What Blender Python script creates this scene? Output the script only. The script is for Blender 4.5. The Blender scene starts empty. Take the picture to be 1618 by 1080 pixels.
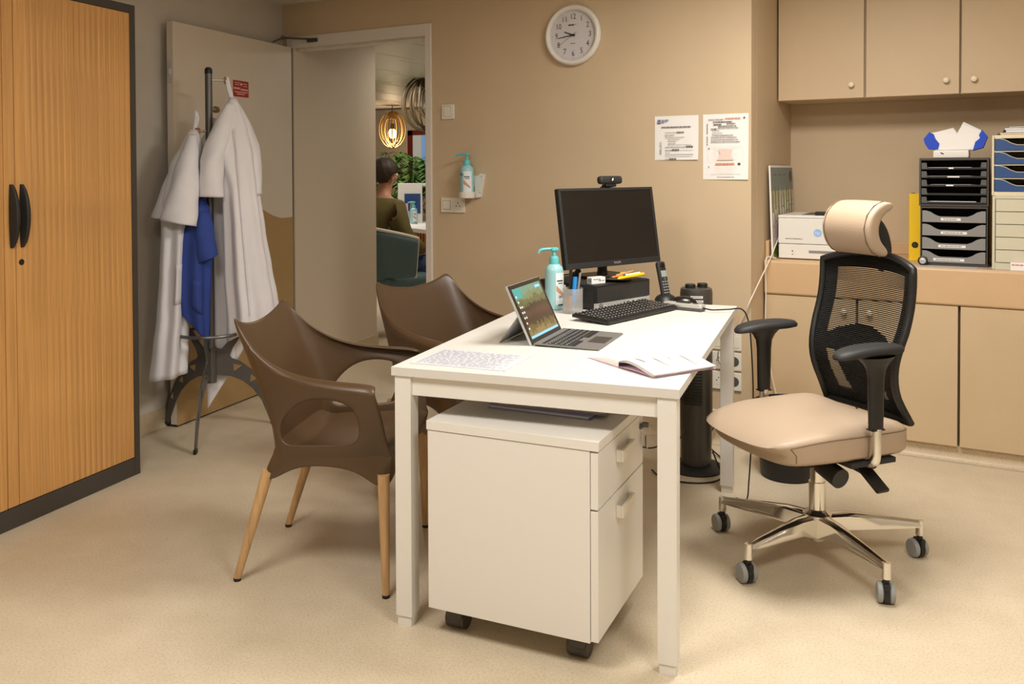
import bpy, bmesh, math, random
from mathutils import Vector, Matrix
random.seed(7)
C = bpy.context.scene.collection
S = bpy.context.scene
PI = math.pi
# ------------------------------------------------------------------ camera, light, exposure
YAW, TILT, ROLL, F_PX, PV, CAM_H = .346, .0198, -.0038, 1400.1, 296.467, 1.2945
_r0 = Vector((math.cos(YAW), math.sin(YAW), 0)); _f0 = Vector((-math.sin(YAW), math.cos(YAW), 0)); _z0 = Vector((0, 0, 1))
_fw = _f0*math.cos(TILT) - _z0*math.sin(TILT); _u0 = _z0*math.cos(TILT) + _f0*math.sin(TILT)
_r = _r0*math.cos(ROLL) + _u0*math.sin(ROLL); _u = -_r0*math.sin(ROLL) + _u0*math.cos(ROLL)
cd = bpy.data.cameras.new('camera'); cam = bpy.data.objects.new('camera', cd); C.objects.link(cam)
cd.sensor_fit = 'HORIZONTAL'; cd.sensor_width = 36.0; cd.lens = 36.0*F_PX/1618
cd.shift_y = -(540-PV)/1618; cd.clip_start = .05; cd.clip_end = 60
_m = Matrix.Identity(4)
for i in range(3):
    _m[i][0] = _r[i]; _m[i][1] = _u[i]; _m[i][2] = -_fw[i]
_m[0][3], _m[1][3], _m[2][3] = 0, 0, CAM_H
cam.matrix_world = _m
S.camera = cam
S.view_settings.view_transform = 'Standard'; S.view_settings.look = 'None'
S.view_settings.gamma = 1; S.view_settings.use_curve_mapping = False
S.view_settings.exposure = 0.0
w = bpy.data.worlds.new('world'); S.world = w; w.use_nodes = True
w.node_tree.nodes['Background'].inputs[0].default_value = (.9, .85, .78, 1); w.node_tree.nodes['Background'].inputs[1].default_value = .05
def area(name, loc, size, power, col=(1, .86, .68), sy=None, rot=(0, 0, 0), spread=PI):
    d = bpy.data.lights.new(name, 'AREA'); d.energy = power; d.color = col; d.shape = 'RECTANGLE'; d.size = size; d.size_y = sy or size; d.spread = spread
    o = bpy.data.objects.new(name, d); C.objects.link(o); o.location = loc; o.rotation_euler = rot; return o
WARM = (1, .965, .90)
area('ceiling_panel_light', (-.1, 2.95, 2.3), .6, 47, WARM)
area('ceiling_panel_light', (.6, 1.1, 2.3), .6, 31, WARM)
area('ceiling_panel_light', (-1.3, 1.05, 2.3), .6, 32, WARM)
area('reception_panel_light', (-4.6, 8.2, 2.25), 1.2, 36, (1, .93, .84))
area('reception_panel_light', (-2.6, 6.4, 2.25), .6, 14, (1, .92, .8))

# ------------------------------------------------------------------ materials
def srgb(r, g, b):
    f = lambda c: (c/255/12.92) if c/255 <= .04045 else ((c/255+.055)/1.055)**2.4
    return (f(r), f(g), f(b), 1)
MATS = {}
def mat(name, rgb, rough=.5, metal=0, noise=None, bump=None, trans=0, alpha=1, emis=None, coat=0, sss=0):
    """noise=(scale,amount,stretch xyz)  bump=(scale,strength)"""
    if name in MATS: return MATS[name]
    m = bpy.data.materials.new(name); m.use_nodes = True; nt = m.node_tree; b = nt.nodes['Principled BSDF']
    col = srgb(*rgb); b.inputs['Base Color'].default_value = col; b.inputs['Roughness'].default_value = rough; b.inputs['Metallic'].default_value = metal
    if trans: b.inputs['Transmission Weight'].default_value = trans
    if alpha < 1: b.inputs['Alpha'].default_value = alpha
    if coat: b.inputs['Coat Weight'].default_value = coat
    if emis: b.inputs['Emission Color'].default_value = srgb(*emis[0]); b.inputs['Emission Strength'].default_value = emis[1]
    if noise or bump:
        tc = nt.nodes.new('ShaderNodeTexCoord'); mp = nt.nodes.new('ShaderNodeMapping'); nt.links.new(tc.outputs['Object'], mp.inputs['Vector'])
        if noise and len(noise) > 2: mp.inputs['Scale'].default_value = noise[2]
    if noise:
        n = nt.nodes.new('ShaderNodeTexNoise'); n.inputs['Scale'].default_value = noise[0]; n.inputs['Detail'].default_value = 5
        nt.links.new(mp.outputs[0], n.inputs['Vector'])
        r = nt.nodes.new('ShaderNodeValToRGB'); a = noise[1]
        r.color_ramp.elements[0].position = .3; r.color_ramp.elements[1].position = .7
        r.color_ramp.elements[0].color = tuple(max(0, c*(1-a)) for c in col[:3])+(1,)
        r.color_ramp.elements[1].color = tuple(min(1, c*(1+a*.7)) for c in col[:3])+(1,)
        nt.links.new(n.outputs['Fac'], r.inputs['Fac']); nt.links.new(r.outputs['Color'], b.inputs['Base Color'])
    if bump:
        n2 = nt.nodes.new('ShaderNodeTexNoise'); n2.inputs['Scale'].default_value = bump[0]; n2.inputs['Detail'].default_value = 4
        nt.links.new(tc.outputs['Object'], n2.inputs['Vector'])
        bp_ = nt.nodes.new('ShaderNodeBump'); bp_.inputs['Strength'].default_value = bump[1]; bp_.inputs['Distance'].default_value = .002
        nt.links.new(n2.outputs['Fac'], bp_.inputs['Height']); nt.links.new(bp_.outputs[0], b.inputs['Normal'])
    MATS[name] = m; return m

def vinyl(name, rgb, spec=.35):
    m = bpy.data.materials.new(name); m.use_nodes = True; nt = m.node_tree; b = nt.nodes['Principled BSDF']
    b.inputs['Roughness'].default_value = .42; col = srgb(*rgb)
    tc = nt.nodes.new('ShaderNodeTexCoord')
    n1 = nt.nodes.new('ShaderNodeTexNoise'); n1.inputs['Scale'].default_value = 150; n1.inputs['Detail'].default_value = 6; n1.inputs['Roughness'].default_value = .7
    n2 = nt.nodes.new('ShaderNodeTexNoise'); n2.inputs['Scale'].default_value = 9; n2.inputs['Detail'].default_value = 3
    vo = nt.nodes.new('ShaderNodeTexVoronoi'); vo.inputs['Scale'].default_value = 130; vo.inputs['Randomness'].default_value = 1
    for n in (n1, n2, vo): nt.links.new(tc.outputs['Object'], n.inputs['Vector'])
    r1 = nt.nodes.new('ShaderNodeValToRGB'); e = r1.color_ramp.elements
    e[0].position = .36; e[0].color = tuple(c*.80 for c in col[:3])+(1,); e[1].position = .64; e[1].color = tuple(min(1, c*1.10) for c in col[:3])+(1,)
    q = e.new(.47); q.color = col
    nt.links.new(n1.outputs['Fac'], r1.inputs['Fac'])
    r2 = nt.nodes.new('ShaderNodeValToRGB'); e = r2.color_ramp.elements
    e[0].position = .08; e[0].color = (.66, .62, .56, 1); e[1].position = .17; e[1].color = (1, 1, 1, 1)
    nt.links.new(vo.outputs['Distance'], r2.inputs['Fac'])
    mx = nt.nodes.new('ShaderNodeMix'); mx.data_type = 'RGBA'; mx.blend_type = 'MULTIPLY'; mx.inputs[0].default_value = spec
    nt.links.new(r1.outputs[0], mx.inputs[6]); nt.links.new(r2.outputs[0], mx.inputs[7])
    r3 = nt.nodes.new('ShaderNodeValToRGB'); e = r3.color_ramp.elements
    e[0].position = .3; e[0].color = (.93, .92, .9, 1); e[1].position = .7; e[1].color = (1, 1, 1, 1)
    nt.links.new(n2.outputs['Fac'], r3.inputs['Fac'])
    m2 = nt.nodes.new('ShaderNodeMix'); m2.data_type = 'RGBA'; m2.blend_type = 'MULTIPLY'; m2.inputs[0].default_value = 1
    nt.links.new(mx.outputs[2], m2.inputs[6]); nt.links.new(r3.outputs[0], m2.inputs[7])
    nt.links.new(m2.outputs[2], b.inputs['Base Color'])
    MATS[name] = m; return m

def wood(name, rgb, stretch=(40, 40, 1.5), amt=.28, rough=.45):
    m = bpy.data.materials.new(name); m.use_nodes = True; nt = m.node_tree; b = nt.nodes['Principled BSDF']
    b.inputs['Roughness'].default_value = rough; col = srgb(*rgb)
    tc = nt.nodes.new('ShaderNodeTexCoord'); mp = nt.nodes.new('ShaderNodeMapping'); mp.inputs['Scale'].default_value = stretch
    oi = nt.nodes.new('ShaderNodeObjectInfo'); ad = nt.nodes.new('ShaderNodeVectorMath'); ad.operation = 'ADD'
    nt.links.new(tc.outputs['Object'], mp.inputs[0]); 
    sc = nt.nodes.new('ShaderNodeVectorMath'); sc.operation = 'SCALE'; sc.inputs['Scale'].default_value = 3.0
    nt.links.new(oi.outputs['Location'], sc.inputs[0])
    nt.links.new(mp.outputs[0], ad.inputs[0]); nt.links.new(sc.outputs[0], ad.inputs[1])
    n = nt.nodes.new('ShaderNodeTexNoise'); n.inputs['Scale'].default_value = 2.2; n.inputs['Detail'].default_value = 6; n.inputs['Distortion'].default_value = .4
    nt.links.new(ad.outputs[0], n.inputs['Vector'])
    r = nt.nodes.new('ShaderNodeValToRGB'); e = r.color_ramp.elements
    e[0].position = .32; e[0].color = tuple(c*(1-amt) for c in col[:3])+(1,); e[1].position = .68; e[1].color = tuple(min(1, c*(1+amt*.5)) for c in col[:3])+(1,)
    nt.links.new(n.outputs['Fac'], r.inputs[0])
    hs = nt.nodes.new('ShaderNodeHueSaturation'); mr = nt.nodes.new('ShaderNodeMapRange'); mr.inputs[3].default_value = .96; mr.inputs[4].default_value = 1.04
    nt.links.new(oi.outputs['Random'], mr.inputs[0]); nt.links.new(mr.outputs[0], hs.inputs['Value']); nt.links.new(r.outputs[0], hs.inputs['Color']); nt.links.new(hs.outputs[0], b.inputs['Base Color'])
    MATS[name] = m; return m

vinyl('floor_vinyl', (212, 197, 172)); vinyl('cove_vinyl', (205, 185, 155), .5)
wood('tambour_wood', (206, 153, 90), amt=.17); wood('beech', (206, 166, 118), (30, 30, 3), .2, .4); wood('slat_wood', (176, 112, 52), (30, 30, 2))
mat('wall_tan', (204, 181, 149), .62, noise=(3, .03), bump=(160, .12))
mat('wall_white', (204, 195, 182), .65, noise=(3, .03), bump=(160, .12))
mat('ceiling_white', (226, 220, 208), .7, bump=(200, .2))
mat('door_paint', (217, 204, 186), .42, noise=(4, .02)); mat('door_tan', (176, 144, 96), .45, noise=(4, .03)); mat('frame_paint', (222, 214, 204), .4)
mat('corridor_paint', (214, 198, 174), .7); mat('rec_white', (214, 206, 196), .6); mat('rec_ceiling', (222, 215, 204), .5); mat('rec_floor', (225, 208, 180), .35, noise=(30, .06))
mat('cab_front', (206, 181, 146), .5, noise=(6, .02)); mat('cab_dark', (120, 100, 76), .6); mat('apron', (208, 174, 134), .42, noise=(8, .02))
mat('knob_cream', (240, 228, 206), .3)
mat('white_lam', (230, 226, 219), .42); mat('desk_laminate', (216, 212, 205), .45); mat('white_steel', (229, 225, 218), .38); mat('off_white', (232, 226, 212), .45)
mat('charcoal', (66, 60, 55), .5, bump=(300, .1)); mat('black', (24, 23, 22), .45); mat('black_soft', (34, 33, 33), .6, bump=(400, .15)); mat('black_gloss', (20, 19, 18), .25)
mat('dark_grey', (84, 82, 80), .5); mat('mid_grey', (138, 136, 134), .45); mat('caster_grey', (150, 152, 152), .5); mat('silver', (205, 203, 198), .35, .5)
mat('chrome', (225, 222, 216), .12, 1); mat('steel_dark', (104, 102, 99), .38, .55); mat('brushed', (84, 80, 76), .4, .5)
mat('brown_shell', (82, 61, 40), .36, bump=(500, .12)); mat('leather', (180, 158, 135), .5, bump=(260, .25), noise=(5, .03)); mat('seam', (120, 98, 76), .7)
mat('cloth_white', (234, 231, 235), .8, noise=(5, .04), bump=(60, .3)); mat('cloth_blue', (50, 72, 150), .85, noise=(6, .12), bump=(80, .3))
mat('skin', (205, 150, 120), .55); mat('hair', (58, 42, 32), .6, noise=(60, .3)); mat('olive', (112, 100, 56), .85, noise=(20, .1)); mat('denim', (58, 80, 120), .85, noise=(80, .2)); mat('pinkish', (212, 176, 200), .8)
mat('teal', (86, 112, 116), .7, noise=(30, .06)); mat('cream', (226, 218, 200), .5)
mat('paper', (238, 234, 230), .7); mat('ink', (60, 58, 62), .8); mat('ink_grey', (130, 124, 124), .8); mat('red_ink', (206, 112, 96), .8); mat('pink_print', (238, 206, 196), .8); mat('orange_print', (242, 200, 164), .8); mat('blue_print', (40, 66, 130), .7)
mat('print_ink', (104, 99, 99), .8); mat('faint_ink', (178, 178, 188), .7); mat('sleeve_doc', (214, 216, 224), .3); mat('aqua', (100, 190, 194), .35); mat('aqua_liquid', (156, 204, 208), .3); mat('label_white', (226, 234, 236), .5)
mat('frost', (226, 224, 218), .35, trans=.6, alpha=.55); mat('yellow', (240, 196, 16), .45); mat('blue_tray', (44, 76, 128), .4); mat('glove_blue', (18, 66, 190), .6)
mat('beige_plastic', (207, 200, 176), .5); mat('cream_plastic', (224, 212, 182), .45); mat('sticker_red', (170, 12, 16), .5); mat('sticker_pale', (240, 190, 180), .6)
mat('wood_disc', (150, 110, 70), .5); mat('wood_ring', (186, 150, 84), .5); mat('wood_ring_dark', (92, 74, 46), .5)
mat('leaf', (70, 104, 36), .5, noise=(20, .25)); mat('leaf_light', (110, 140, 60), .5, noise=(20, .2)); mat('stem', (84, 92, 44), .6)
mat('bulb', (255, 220, 160), .3, emis=((255, 205, 130), 9)); mat('bulb_off', (230, 222, 205), .1, trans=.9, alpha=.5)
mat('window_red', (110, 22, 18), .5); mat('sky_pane', (120, 160, 200), .2, emis=((110, 150, 205), .55)); mat('pale_pane', (200, 210, 210), .2, emis=((190, 200, 200), .25))
mat('folder_blue', (150, 157, 204), .4); mat('folder_grey', (190, 188, 190), .45); mat('card_tan', (196, 152, 112), .6)
mat('pen_blue', (40, 140, 220), .3); mat('pencil_orange', (224, 130, 60), .5); mat('plastic_clear', (220, 222, 224), .2, alpha=.35)
mat('green_print', (120, 140, 60), .6); mat('slate_print', (128, 140, 138), .55); mat('lilac_print', (176, 168, 176), .6); mat('beige_print', (196, 184, 160), .6)
mat('deck_grey', (112, 109, 105), .5); mat('key_black', (44, 42, 41), .35); mat('legend', (196, 194, 190), .5); mat('lcd', (150, 160, 150), .3); mat('screen_off', (30, 26, 22), .22); mat('logo_blue', (150, 190, 240), .4); mat('wire_white', (226, 216, 200), .5)
mat('glass', (255, 255, 255), .03, trans=1, alpha=.12); mat('dial', (218, 214, 218), .5)

def screen_mat():
    m = bpy.data.materials.new('tablet_picture'); m.use_nodes = True; nt = m.node_tree; b = nt.nodes['Principled BSDF']
    b.inputs['Roughness'].default_value = .15
    tc = nt.nodes.new('ShaderNodeTexCoord'); sx = nt.nodes.new('ShaderNodeSeparateXYZ'); nt.links.new(tc.outputs['Generated'], sx.inputs[0])
    n = nt.nodes.new('ShaderNodeTexNoise'); n.inputs['Scale'].default_value = 9; n.inputs['Detail'].default_value = 8
    mp = nt.nodes.new('ShaderNodeMapping'); mp.inputs['Scale'].default_value = (1.6, 0, .5); nt.links.new(tc.outputs['Generated'], mp.inputs[0]); nt.links.new(mp.outputs[0], n.inputs['Vector'])
    ma = nt.nodes.new('ShaderNodeMath'); ma.operation = 'MULTIPLY_ADD'; ma.inputs[1].default_value = .42; nt.links.new(n.outputs['Fac'], ma.inputs[0]); nt.links.new(sx.outputs['Z'], ma.inputs[2])
    r = nt.nodes.new('ShaderNodeValToRGB'); r.color_ramp.interpolation = 'CONSTANT'; e = r.color_ramp.elements
    e[0].position = 0; e[0].color = srgb(116, 100, 60); e[1].position = .30; e[1].color = srgb(88, 76, 42)
    for p, c in ((.38, (58, 44, 34)), (.52, (70, 52, 42)), (.62, (52, 44, 34)), (.72, (84, 84, 56)), (.82, (96, 108, 78)), (.92, (92, 122, 106))):
        q = e.new(min(p, .999)); q.color = srgb(*c)
    sc = nt.nodes.new('ShaderNodeMath'); sc.operation = 'MULTIPLY'; sc.inputs[1].default_value = .85; nt.links.new(ma.outputs[0], sc.inputs[0]); nt.links.new(sc.outputs[0], r.inputs[0])
    nt.links.new(r.outputs[0], b.inputs['Base Color']); nt.links.new(r.outputs[0], b.inputs['Emission Color']); b.inputs['Emission Strength'].default_value = .35
    MATS['tablet_picture'] = m
screen_mat()
mat('screen_blue', (120, 180, 225), .2, emis=((110, 170, 220), .5)); mat('screen_white', (235, 235, 230), .2, emis=((220, 220, 215), .5)); mat('screen_teal', (60, 130, 130), .2, emis=((60, 130, 130), .5))

# ------------------------------------------------------------------ mesh helpers
def V(*a): return Vector(a)
def merge(bm, b, M=None):
    vm = {}
    for v in b.verts: vm[v] = bm.verts.new(M @ v.co if M else v.co)
    for f in b.faces:
        try: nf = bm.faces.new([vm[v] for v in f.verts]); nf.material_index = f.material_index; nf.smooth = f.smooth
        except ValueError: pass
    b.free()
def box(bm, lo, hi, bev=0, seg=2, M=None):
    b = bmesh.new(); bmesh.ops.create_cube(b, size=1)
    for v in b.verts: v.co = V(*[(lo[i]+hi[i])/2 + v.co[i]*(hi[i]-lo[i]) for i in range(3)])
    if bev: bmesh.ops.bevel(b, geom=b.edges[:], offset=bev, segments=seg, profile=.5, affect='EDGES')
    merge(bm, b, M); return bm
def cyl(bm, p0, p1, r0, r1=None, n=16, cap=True):
    p0, p1 = V(*p0), V(*p1); r1 = r0 if r1 is None else r1; d = (p1-p0).normalized(); q = d.to_track_quat('Z', 'Y')
    A = [bm.verts.new(p0 + q @ V(math.cos(2*PI*i/n)*r0, math.sin(2*PI*i/n)*r0, 0)) for i in range(n)]
    B = [bm.verts.new(p1 + q @ V(math.cos(2*PI*i/n)*r1, math.sin(2*PI*i/n)*r1, 0)) for i in range(n)]
    for i in range(n): bm.faces.new((A[i], A[(i+1) % n], B[(i+1) % n], B[i]))
    if cap: bm.faces.new(A[::-1]); bm.faces.new(B)
    return bm
def spline(pts, k=6):
    pts = [V(*p) for p in pts]; out = []
    for i in range(len(pts)-1):
        p0 = pts[max(i-1, 0)]; p1 = pts[i]; p2 = pts[i+1]; p3 = pts[min(i+2, len(pts)-1)]
        for j in range(k):
            t = j/k; out.append(.5*((2*p1) + (-p0+p2)*t + (2*p0-5*p1+4*p2-p3)*t*t + (-p0+3*p1-3*p2+p3)*t**3))
    out.append(pts[-1]); return out
def tube(bm, pts, r, n=8, closed=False, cap=True, flat=1.0):
    pts = [V(*p) for p in pts]; N = len(pts); up = None; R = []
    for i, p in enumerate(pts):
        a = pts[(i-1) % N] if (closed or i > 0) else p; b = pts[(i+1) % N] if (closed or i < N-1) else p
        d = (b-a).normalized()
        if up is None: up = V(0, 0, 1) if abs(d.z) < .9 else V(1, 0, 0)
        s = d.cross(up).normalized(); up = s.cross(d).normalized(); rr = r[i] if isinstance(r, (list, tuple)) else r
        R.append([bm.verts.new(p + s*math.cos(2*PI*j/n)*rr + up*math.sin(2*PI*j/n)*rr*flat) for j in range(n)])
    for i in range(N if closed else N-1):
        A, B = R[i], R[(i+1) % N]
        for j in range(n): bm.faces.new((A[j], A[(j+1) % n], B[(j+1) % n], B[j]))
    if cap and not closed: bm.faces.new(R[0][::-1]); bm.faces.new(R[-1])
    return bm
def lathe(bm, prof, n=24, M=None):
    b = bmesh.new(); R = []
    for r, z in prof:
        R.append([b.verts.new((0, 0, z))] if r < 1e-6 else [b.verts.new((math.cos(2*PI*i/n)*r, math.sin(2*PI*i/n)*r, z)) for i in range(n)])
    for A, B in zip(R, R[1:]):
        for i in range(n):
            a0, a1 = A[i % len(A)], A[(i+1) % len(A)]; b0, b1 = B[i % len(B)], B[(i+1) % len(B)]
            f = [a0, a1, b1, b0]; f = [v for k, v in enumerate(f) if v not in f[:k]]
            if len(f) > 2: b.faces.new(f)
    merge(bm, b, M); return bm
def ball(bm, c, r, n=16, sc=(1, 1, 1), M=None):
    k = max(6, n//2); prof = [(math.sin(PI*i/k)*r if 0 < i < k else 0, -math.cos(PI*i/k)*r) for i in range(k+1)]
    T = Matrix.Translation(V(*c)) @ Matrix.Diagonal(V(*sc, 1)); lathe(bm, prof, n, (M @ T) if M else T); return bm
def prism(bm, poly, h0, h1, M=None):
    b = bmesh.new(); A = [b.verts.new((x, y, h0)) for x, y in poly]; B = [b.verts.new((x, y, h1)) for x, y in poly]; n = len(poly)
    b.faces.new(A[::-1]); b.faces.new(B)
    for i in range(n): b.faces.new((A[i], A[(i+1) % n], B[(i+1) % n], B[i]))
    bmesh.ops.recalc_face_normals(b, faces=b.faces[:]); merge(bm, b, M); return bm
def grid(bm, P, nu, nv, cu=False, keep=None, flip=False):
    G = [[bm.verts.new(P(i, j)) for j in range(nv)] for i in range(nu)]
    for i in range(nu if cu else nu-1):
        for j in range(nv-1):
            if keep and not keep(i, j): continue
            f = (G[i][j], G[(i+1) % nu][j], G[(i+1) % nu][j+1], G[i][j+1]); bm.faces.new(f[::-1] if flip else f)
    return G
def obj(name, bm, m, parent=None, smooth=40, loc=None, rz=None):
    bmesh.ops.remove_doubles(bm, verts=bm.verts[:], dist=1e-6)
    bmesh.ops.recalc_face_normals(bm, faces=bm.faces[:])
    me = bpy.data.meshes.new(name); bm.to_mesh(me); bm.free()
    return obj_me(name, me, m, parent, smooth, loc, rz)
def obj_me(name, me, m, parent=None, smooth=40, loc=None, rz=None):
    for k in (m if isinstance(m, (list, tuple)) else [m]): me.materials.append(MATS[k] if isinstance(k, str) else k)
    if smooth:
        me.shade_smooth(); me.set_sharp_from_angle(angle=math.radians(smooth))
    o = bpy.data.objects.new(name, me); C.objects.link(o)
    if smooth and len(me.polygons) < 6000:
        wn = o.modifiers.new('weighted', 'WEIGHTED_NORMAL'); wn.keep_sharp = True; wn.weight = 70
    if parent: o.parent = parent
    if loc is not None: o.location = loc
    if rz is not None: o.rotation_euler = (0, 0, rz)
    return o
def B(): return bmesh.new()
def mods(o, solid=0, sub=0, off=-1):
    for m_ in list(o.modifiers): o.modifiers.remove(m_)
    if solid: s = o.modifiers.new('solidify', 'SOLIDIFY'); s.thickness = solid; s.offset = off
    if sub: s = o.modifiers.new('subsurf', 'SUBSURF'); s.levels = sub; s.render_levels = sub
    for p in o.data.polygons: p.use_smooth = True
    return o
def tag(o, label=None, cat=None, group=None, kind=None):
    if label: o['label'] = label
    if cat: o['category'] = cat
    if group: o['group'] = group
    if kind: o['kind'] = kind
    return o
def thing(name, label, cat, loc=(0, 0, 0), rz=0, group=None):
    o = bpy.data.objects.new(name, None); C.objects.link(o); o.empty_display_size = .05; o.location = loc; o.rotation_euler = (0, 0, rz)
    return tag(o, label, cat, group)
def struct(name, bm, m, parent=None, smooth=30, loc=None, rz=None):
    o = obj(name, bm, m, parent, smooth, loc, rz)
    if not parent: o['kind'] = 'structure'
    return o
def copy_tree(o, parent=None):
    c = o.copy(); C.objects.link(c)
    if parent: c.parent = parent
    for ch in [x for x in KIDS(o)]: copy_tree(ch, c)
    return c
def KIDS(o): return list(o.children)
_dg = None
def curve_mesh(cu):
    o = bpy.data.objects.new('tmp', cu); C.objects.link(o)
    bpy.context.view_layer.update(); dg = bpy.context.evaluated_depsgraph_get()
    me = bpy.data.meshes.new_from_object(o.evaluated_get(dg)); bpy.data.objects.remove(o); bpy.data.curves.remove(cu); return me
def text(name, s, size, m, parent, M, align='CENTER', sx=1.0):
    """flat lettering: local x right, local z up, facing local -y before M"""
    cu = bpy.data.curves.new(name, 'FONT'); cu.body = s; cu.size = size; cu.align_x = align; cu.align_y = 'CENTER'; cu.resolution_u = 2; cu.fill_mode = 'FRONT'
    me = curve_mesh(cu); me.transform(M @ Matrix.Rotation(PI/2, 4, 'X') @ Matrix.Diagonal((sx, 1, 1, 1))); me.name = name
    me.materials.clear()
    return obj_me(name, me, m, parent, 0)
def plate(loops, thick):
    cu = bpy.data.curves.new('plate', 'CURVE'); cu.dimensions = '2D'; cu.fill_mode = 'BOTH'; cu.extrude = thick/2
    for lp in loops:
        sp = cu.splines.new('POLY'); sp.points.add(len(lp)-1); sp.use_cyclic_u = True
        for p, (x, y) in zip(sp.points, lp): p.co = (x, y, 0, 1)
    return curve_mesh(cu)
def T(x, y, z): return Matrix.Translation((x, y, z))
def RX(a): return Matrix.Rotation(a, 4, 'X')
def RY(a): return Matrix.Rotation(a, 4, 'Y')
def RZ(a): return Matrix.Rotation(a, 4, 'Z')
def lines(bm, x0, x1, z, h, y, seed=0, gap=.12, wl=.012):
    """a line of illegible small print as a row of little bars"""
    rnd = random.Random(seed); x = x0
    while x < x1:
        ww = min(rnd.uniform(.5, 1.6)*wl, x1-x)
        vs = [bm.verts.new(p) for p in ((x, y, z-h/2), (x+ww, y, z-h/2), (x+ww, y, z+h/2), (x, y, z+h/2))]; bm.faces.new(vs)
        x += ww + wl*gap*rnd.uniform(.6, 2.5)
def quad(bm, x0, x1, z0, z1, y):
    bm.faces.new([bm.verts.new(p) for p in ((x0, y, z0), (x1, y, z0), (x1, y, z1), (x0, y, z1))]); return bm

# ------------------------------------------------------------------ frames of the room
BWA = math.atan2(-.1648, .9863)
bp = V(-3.114, 4.685, 0); bw = V(.9863, -.1648, 0); bn = V(.1648, .9863, 0); cc = V(-.348, 4.223, 0)
def BWP(q, z, off=0): p = bp + bw*q - bn*off; return (p.x, p.y, z)          # on the back wall, off metres into the room
def BAY(s, t, z): p = cc + bw*s + bn*t; return (p.x, p.y, z)                 # in the cabinet bay right of the wall corner
CEIL = 2.32
XL, XR, YB = -3.2, 2.25, -1.3
def poly_slab(name, pts, z0, z1, m):
    bm = B(); prism(bm, pts, z0, z1); return struct(name, bm, m)
wl = BWP(-.0872, 0); we = BWP(5.6, 0)
fl = [(XL, YB), (XR, YB), (XR, 5.2), (BAY(0, .97, 0)[0], BAY(0, .97, 0)[1]), (BAY(0, 0, 0)[0], BAY(0, 0, 0)[1]), (wl[0], wl[1])]
poly_slab('floor', fl, -.05, 0, 'floor_vinyl')
poly_slab('ceiling', fl, CEIL, CEIL+.05, 'ceiling_white')
bm = B(); box(bm, (XL-.12, YB, 0), (XL, 4.75, CEIL)); struct('wall_left', bm, 'wall_white')
bm = B(); box(bm, (XL-.12, YB-.12, 0), (XR+.12, YB, CEIL)); struct('wall_rear', bm, 'wall_white')
bm = B(); box(bm, (XR, YB, 0), (XR+.12, 5.2, CEIL)); struct('wall_right', bm, 'wall_white')
# back wall with its doorway (local x along the wall, local y into the wall)
bm = B()
box(bm, (-.35, 0, 0), (-.045, .1, CEIL)); box(bm, (1.027, 0, 0), (2.804, .1, CEIL)); box(bm, (-.045, 0, 2.116), (1.027, .1, CEIL))
struct('wall_back', bm, 'wall_tan', loc=BWP(0, 0), rz=BWA, smooth=0)
bm = B(); box(bm, (-.12, .1, 0), (0, .97, CEIL)); box(bm, (0, .846, 0), (2.5, .97, CEIL)); struct('wall_alcove', bm, 'wall_tan', loc=BAY(0, 0, 0), rz=BWA, smooth=0)
# coved vinyl skirting
def cove(name, L, loc, rz, h=.09):
    bm = B(); prof = [(0, 0), (-.03, .001), (-.018, .006), (-.008, .02), (-.004, .04), (-.004, h), (0, h)]
    A = [bm.verts.new((0, y, z)) for y, z in prof]; Bv = [bm.verts.new((L, y, z)) for y, z in prof]; n = len(prof)
    for i in range(n): bm.faces.new((A[i], A[(i+1) % n], Bv[(i+1) % n], Bv[i]))
    bm.faces.new(A); bm.faces.new(Bv[::-1]); return struct(name, bm, 'cove_vinyl', loc=loc, rz=rz, smooth=60)
cove('baseboard_back', 2.804-1.03, BWP(1.03, 0), BWA)
cove('baseboard_left', 4.69-YB, (XL, YB, 0), PI/2)
cove('baseboard_alcove', .2, BAY(0, 0, 0), BWA+PI/2)
# door frame (trim) and door leaf
bm = B()
for q0, q1 in ((-.045, -.030), (.987, 1.027)): box(bm, (q0, -.012, 0), (q1, .112, 2.116), .003)
box(bm, (-.030, -.012, 2.05), (.987, .112, 2.116), .003)
for q0, q1 in ((.975, .987),): box(bm, (q0, .04, 0), (q1, .1, 2.05), .002)
box(bm, (.0, .04, 2.036), (.987, .1, 2.05), .002)
struct('trim_door_frame', bm, 'frame_paint', loc=BWP(0, 0), rz=BWA, smooth=0)
door = thing('door_1', 'beige door leaf standing open along the left wall behind the coat stand', 'door', (-3.113, 4.662, 0)); door['kind'] = 'structure'
bm = B(); box(bm, (-.04, -1.04, .008), (0, 0, 2.05), .002); obj('door_leaf', bm, 'door_paint', door)
wv = [(-1.04, .008), (0, .008), (0, 1.014)]
wv += [(-.05, 1.012), (-.12, 1.012), (-.17, 1.022), (-.22, 1.036), (-.27, 1.056), (-.36, 1.094), (-.46, 1.13), (-.6, 1.15), (-.75, 1.13), (-.9, 1.07), (-1.04, 1.0)]
bm = B(); prism(bm, wv, 0, .0015, Matrix(((0, 0, 1, 0), (1, 0, 0, 0), (0, 1, 0, 0), (0, 0, 0, 1)))); tag(obj('painted_wave', bm, 'door_tan', door, 0), 'golden brown painted lower half with a wavy upper edge')
bm = B(); box(bm, (-.0405, -1.0408, .004), (.0005, -.0, .012)); obj('bottom_seal', bm, 'black', door)
bm = B(); box(bm, (-.012, -.0015, .01), (-.0, .006, 2.045)); obj('hinge_gap_shade', bm, 'black', door)  # black strip stands in for the shaded gap between leaf and frame
bm = B(); box(bm, (-.036, -1.043, 1.74), (-.006, -1.039, 1.85), .001); box(bm, (-.028, -1.052, 1.78), (-.014, -1.04, 1.81), .002); obj('latch_plate', bm, 'silver', door)
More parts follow.
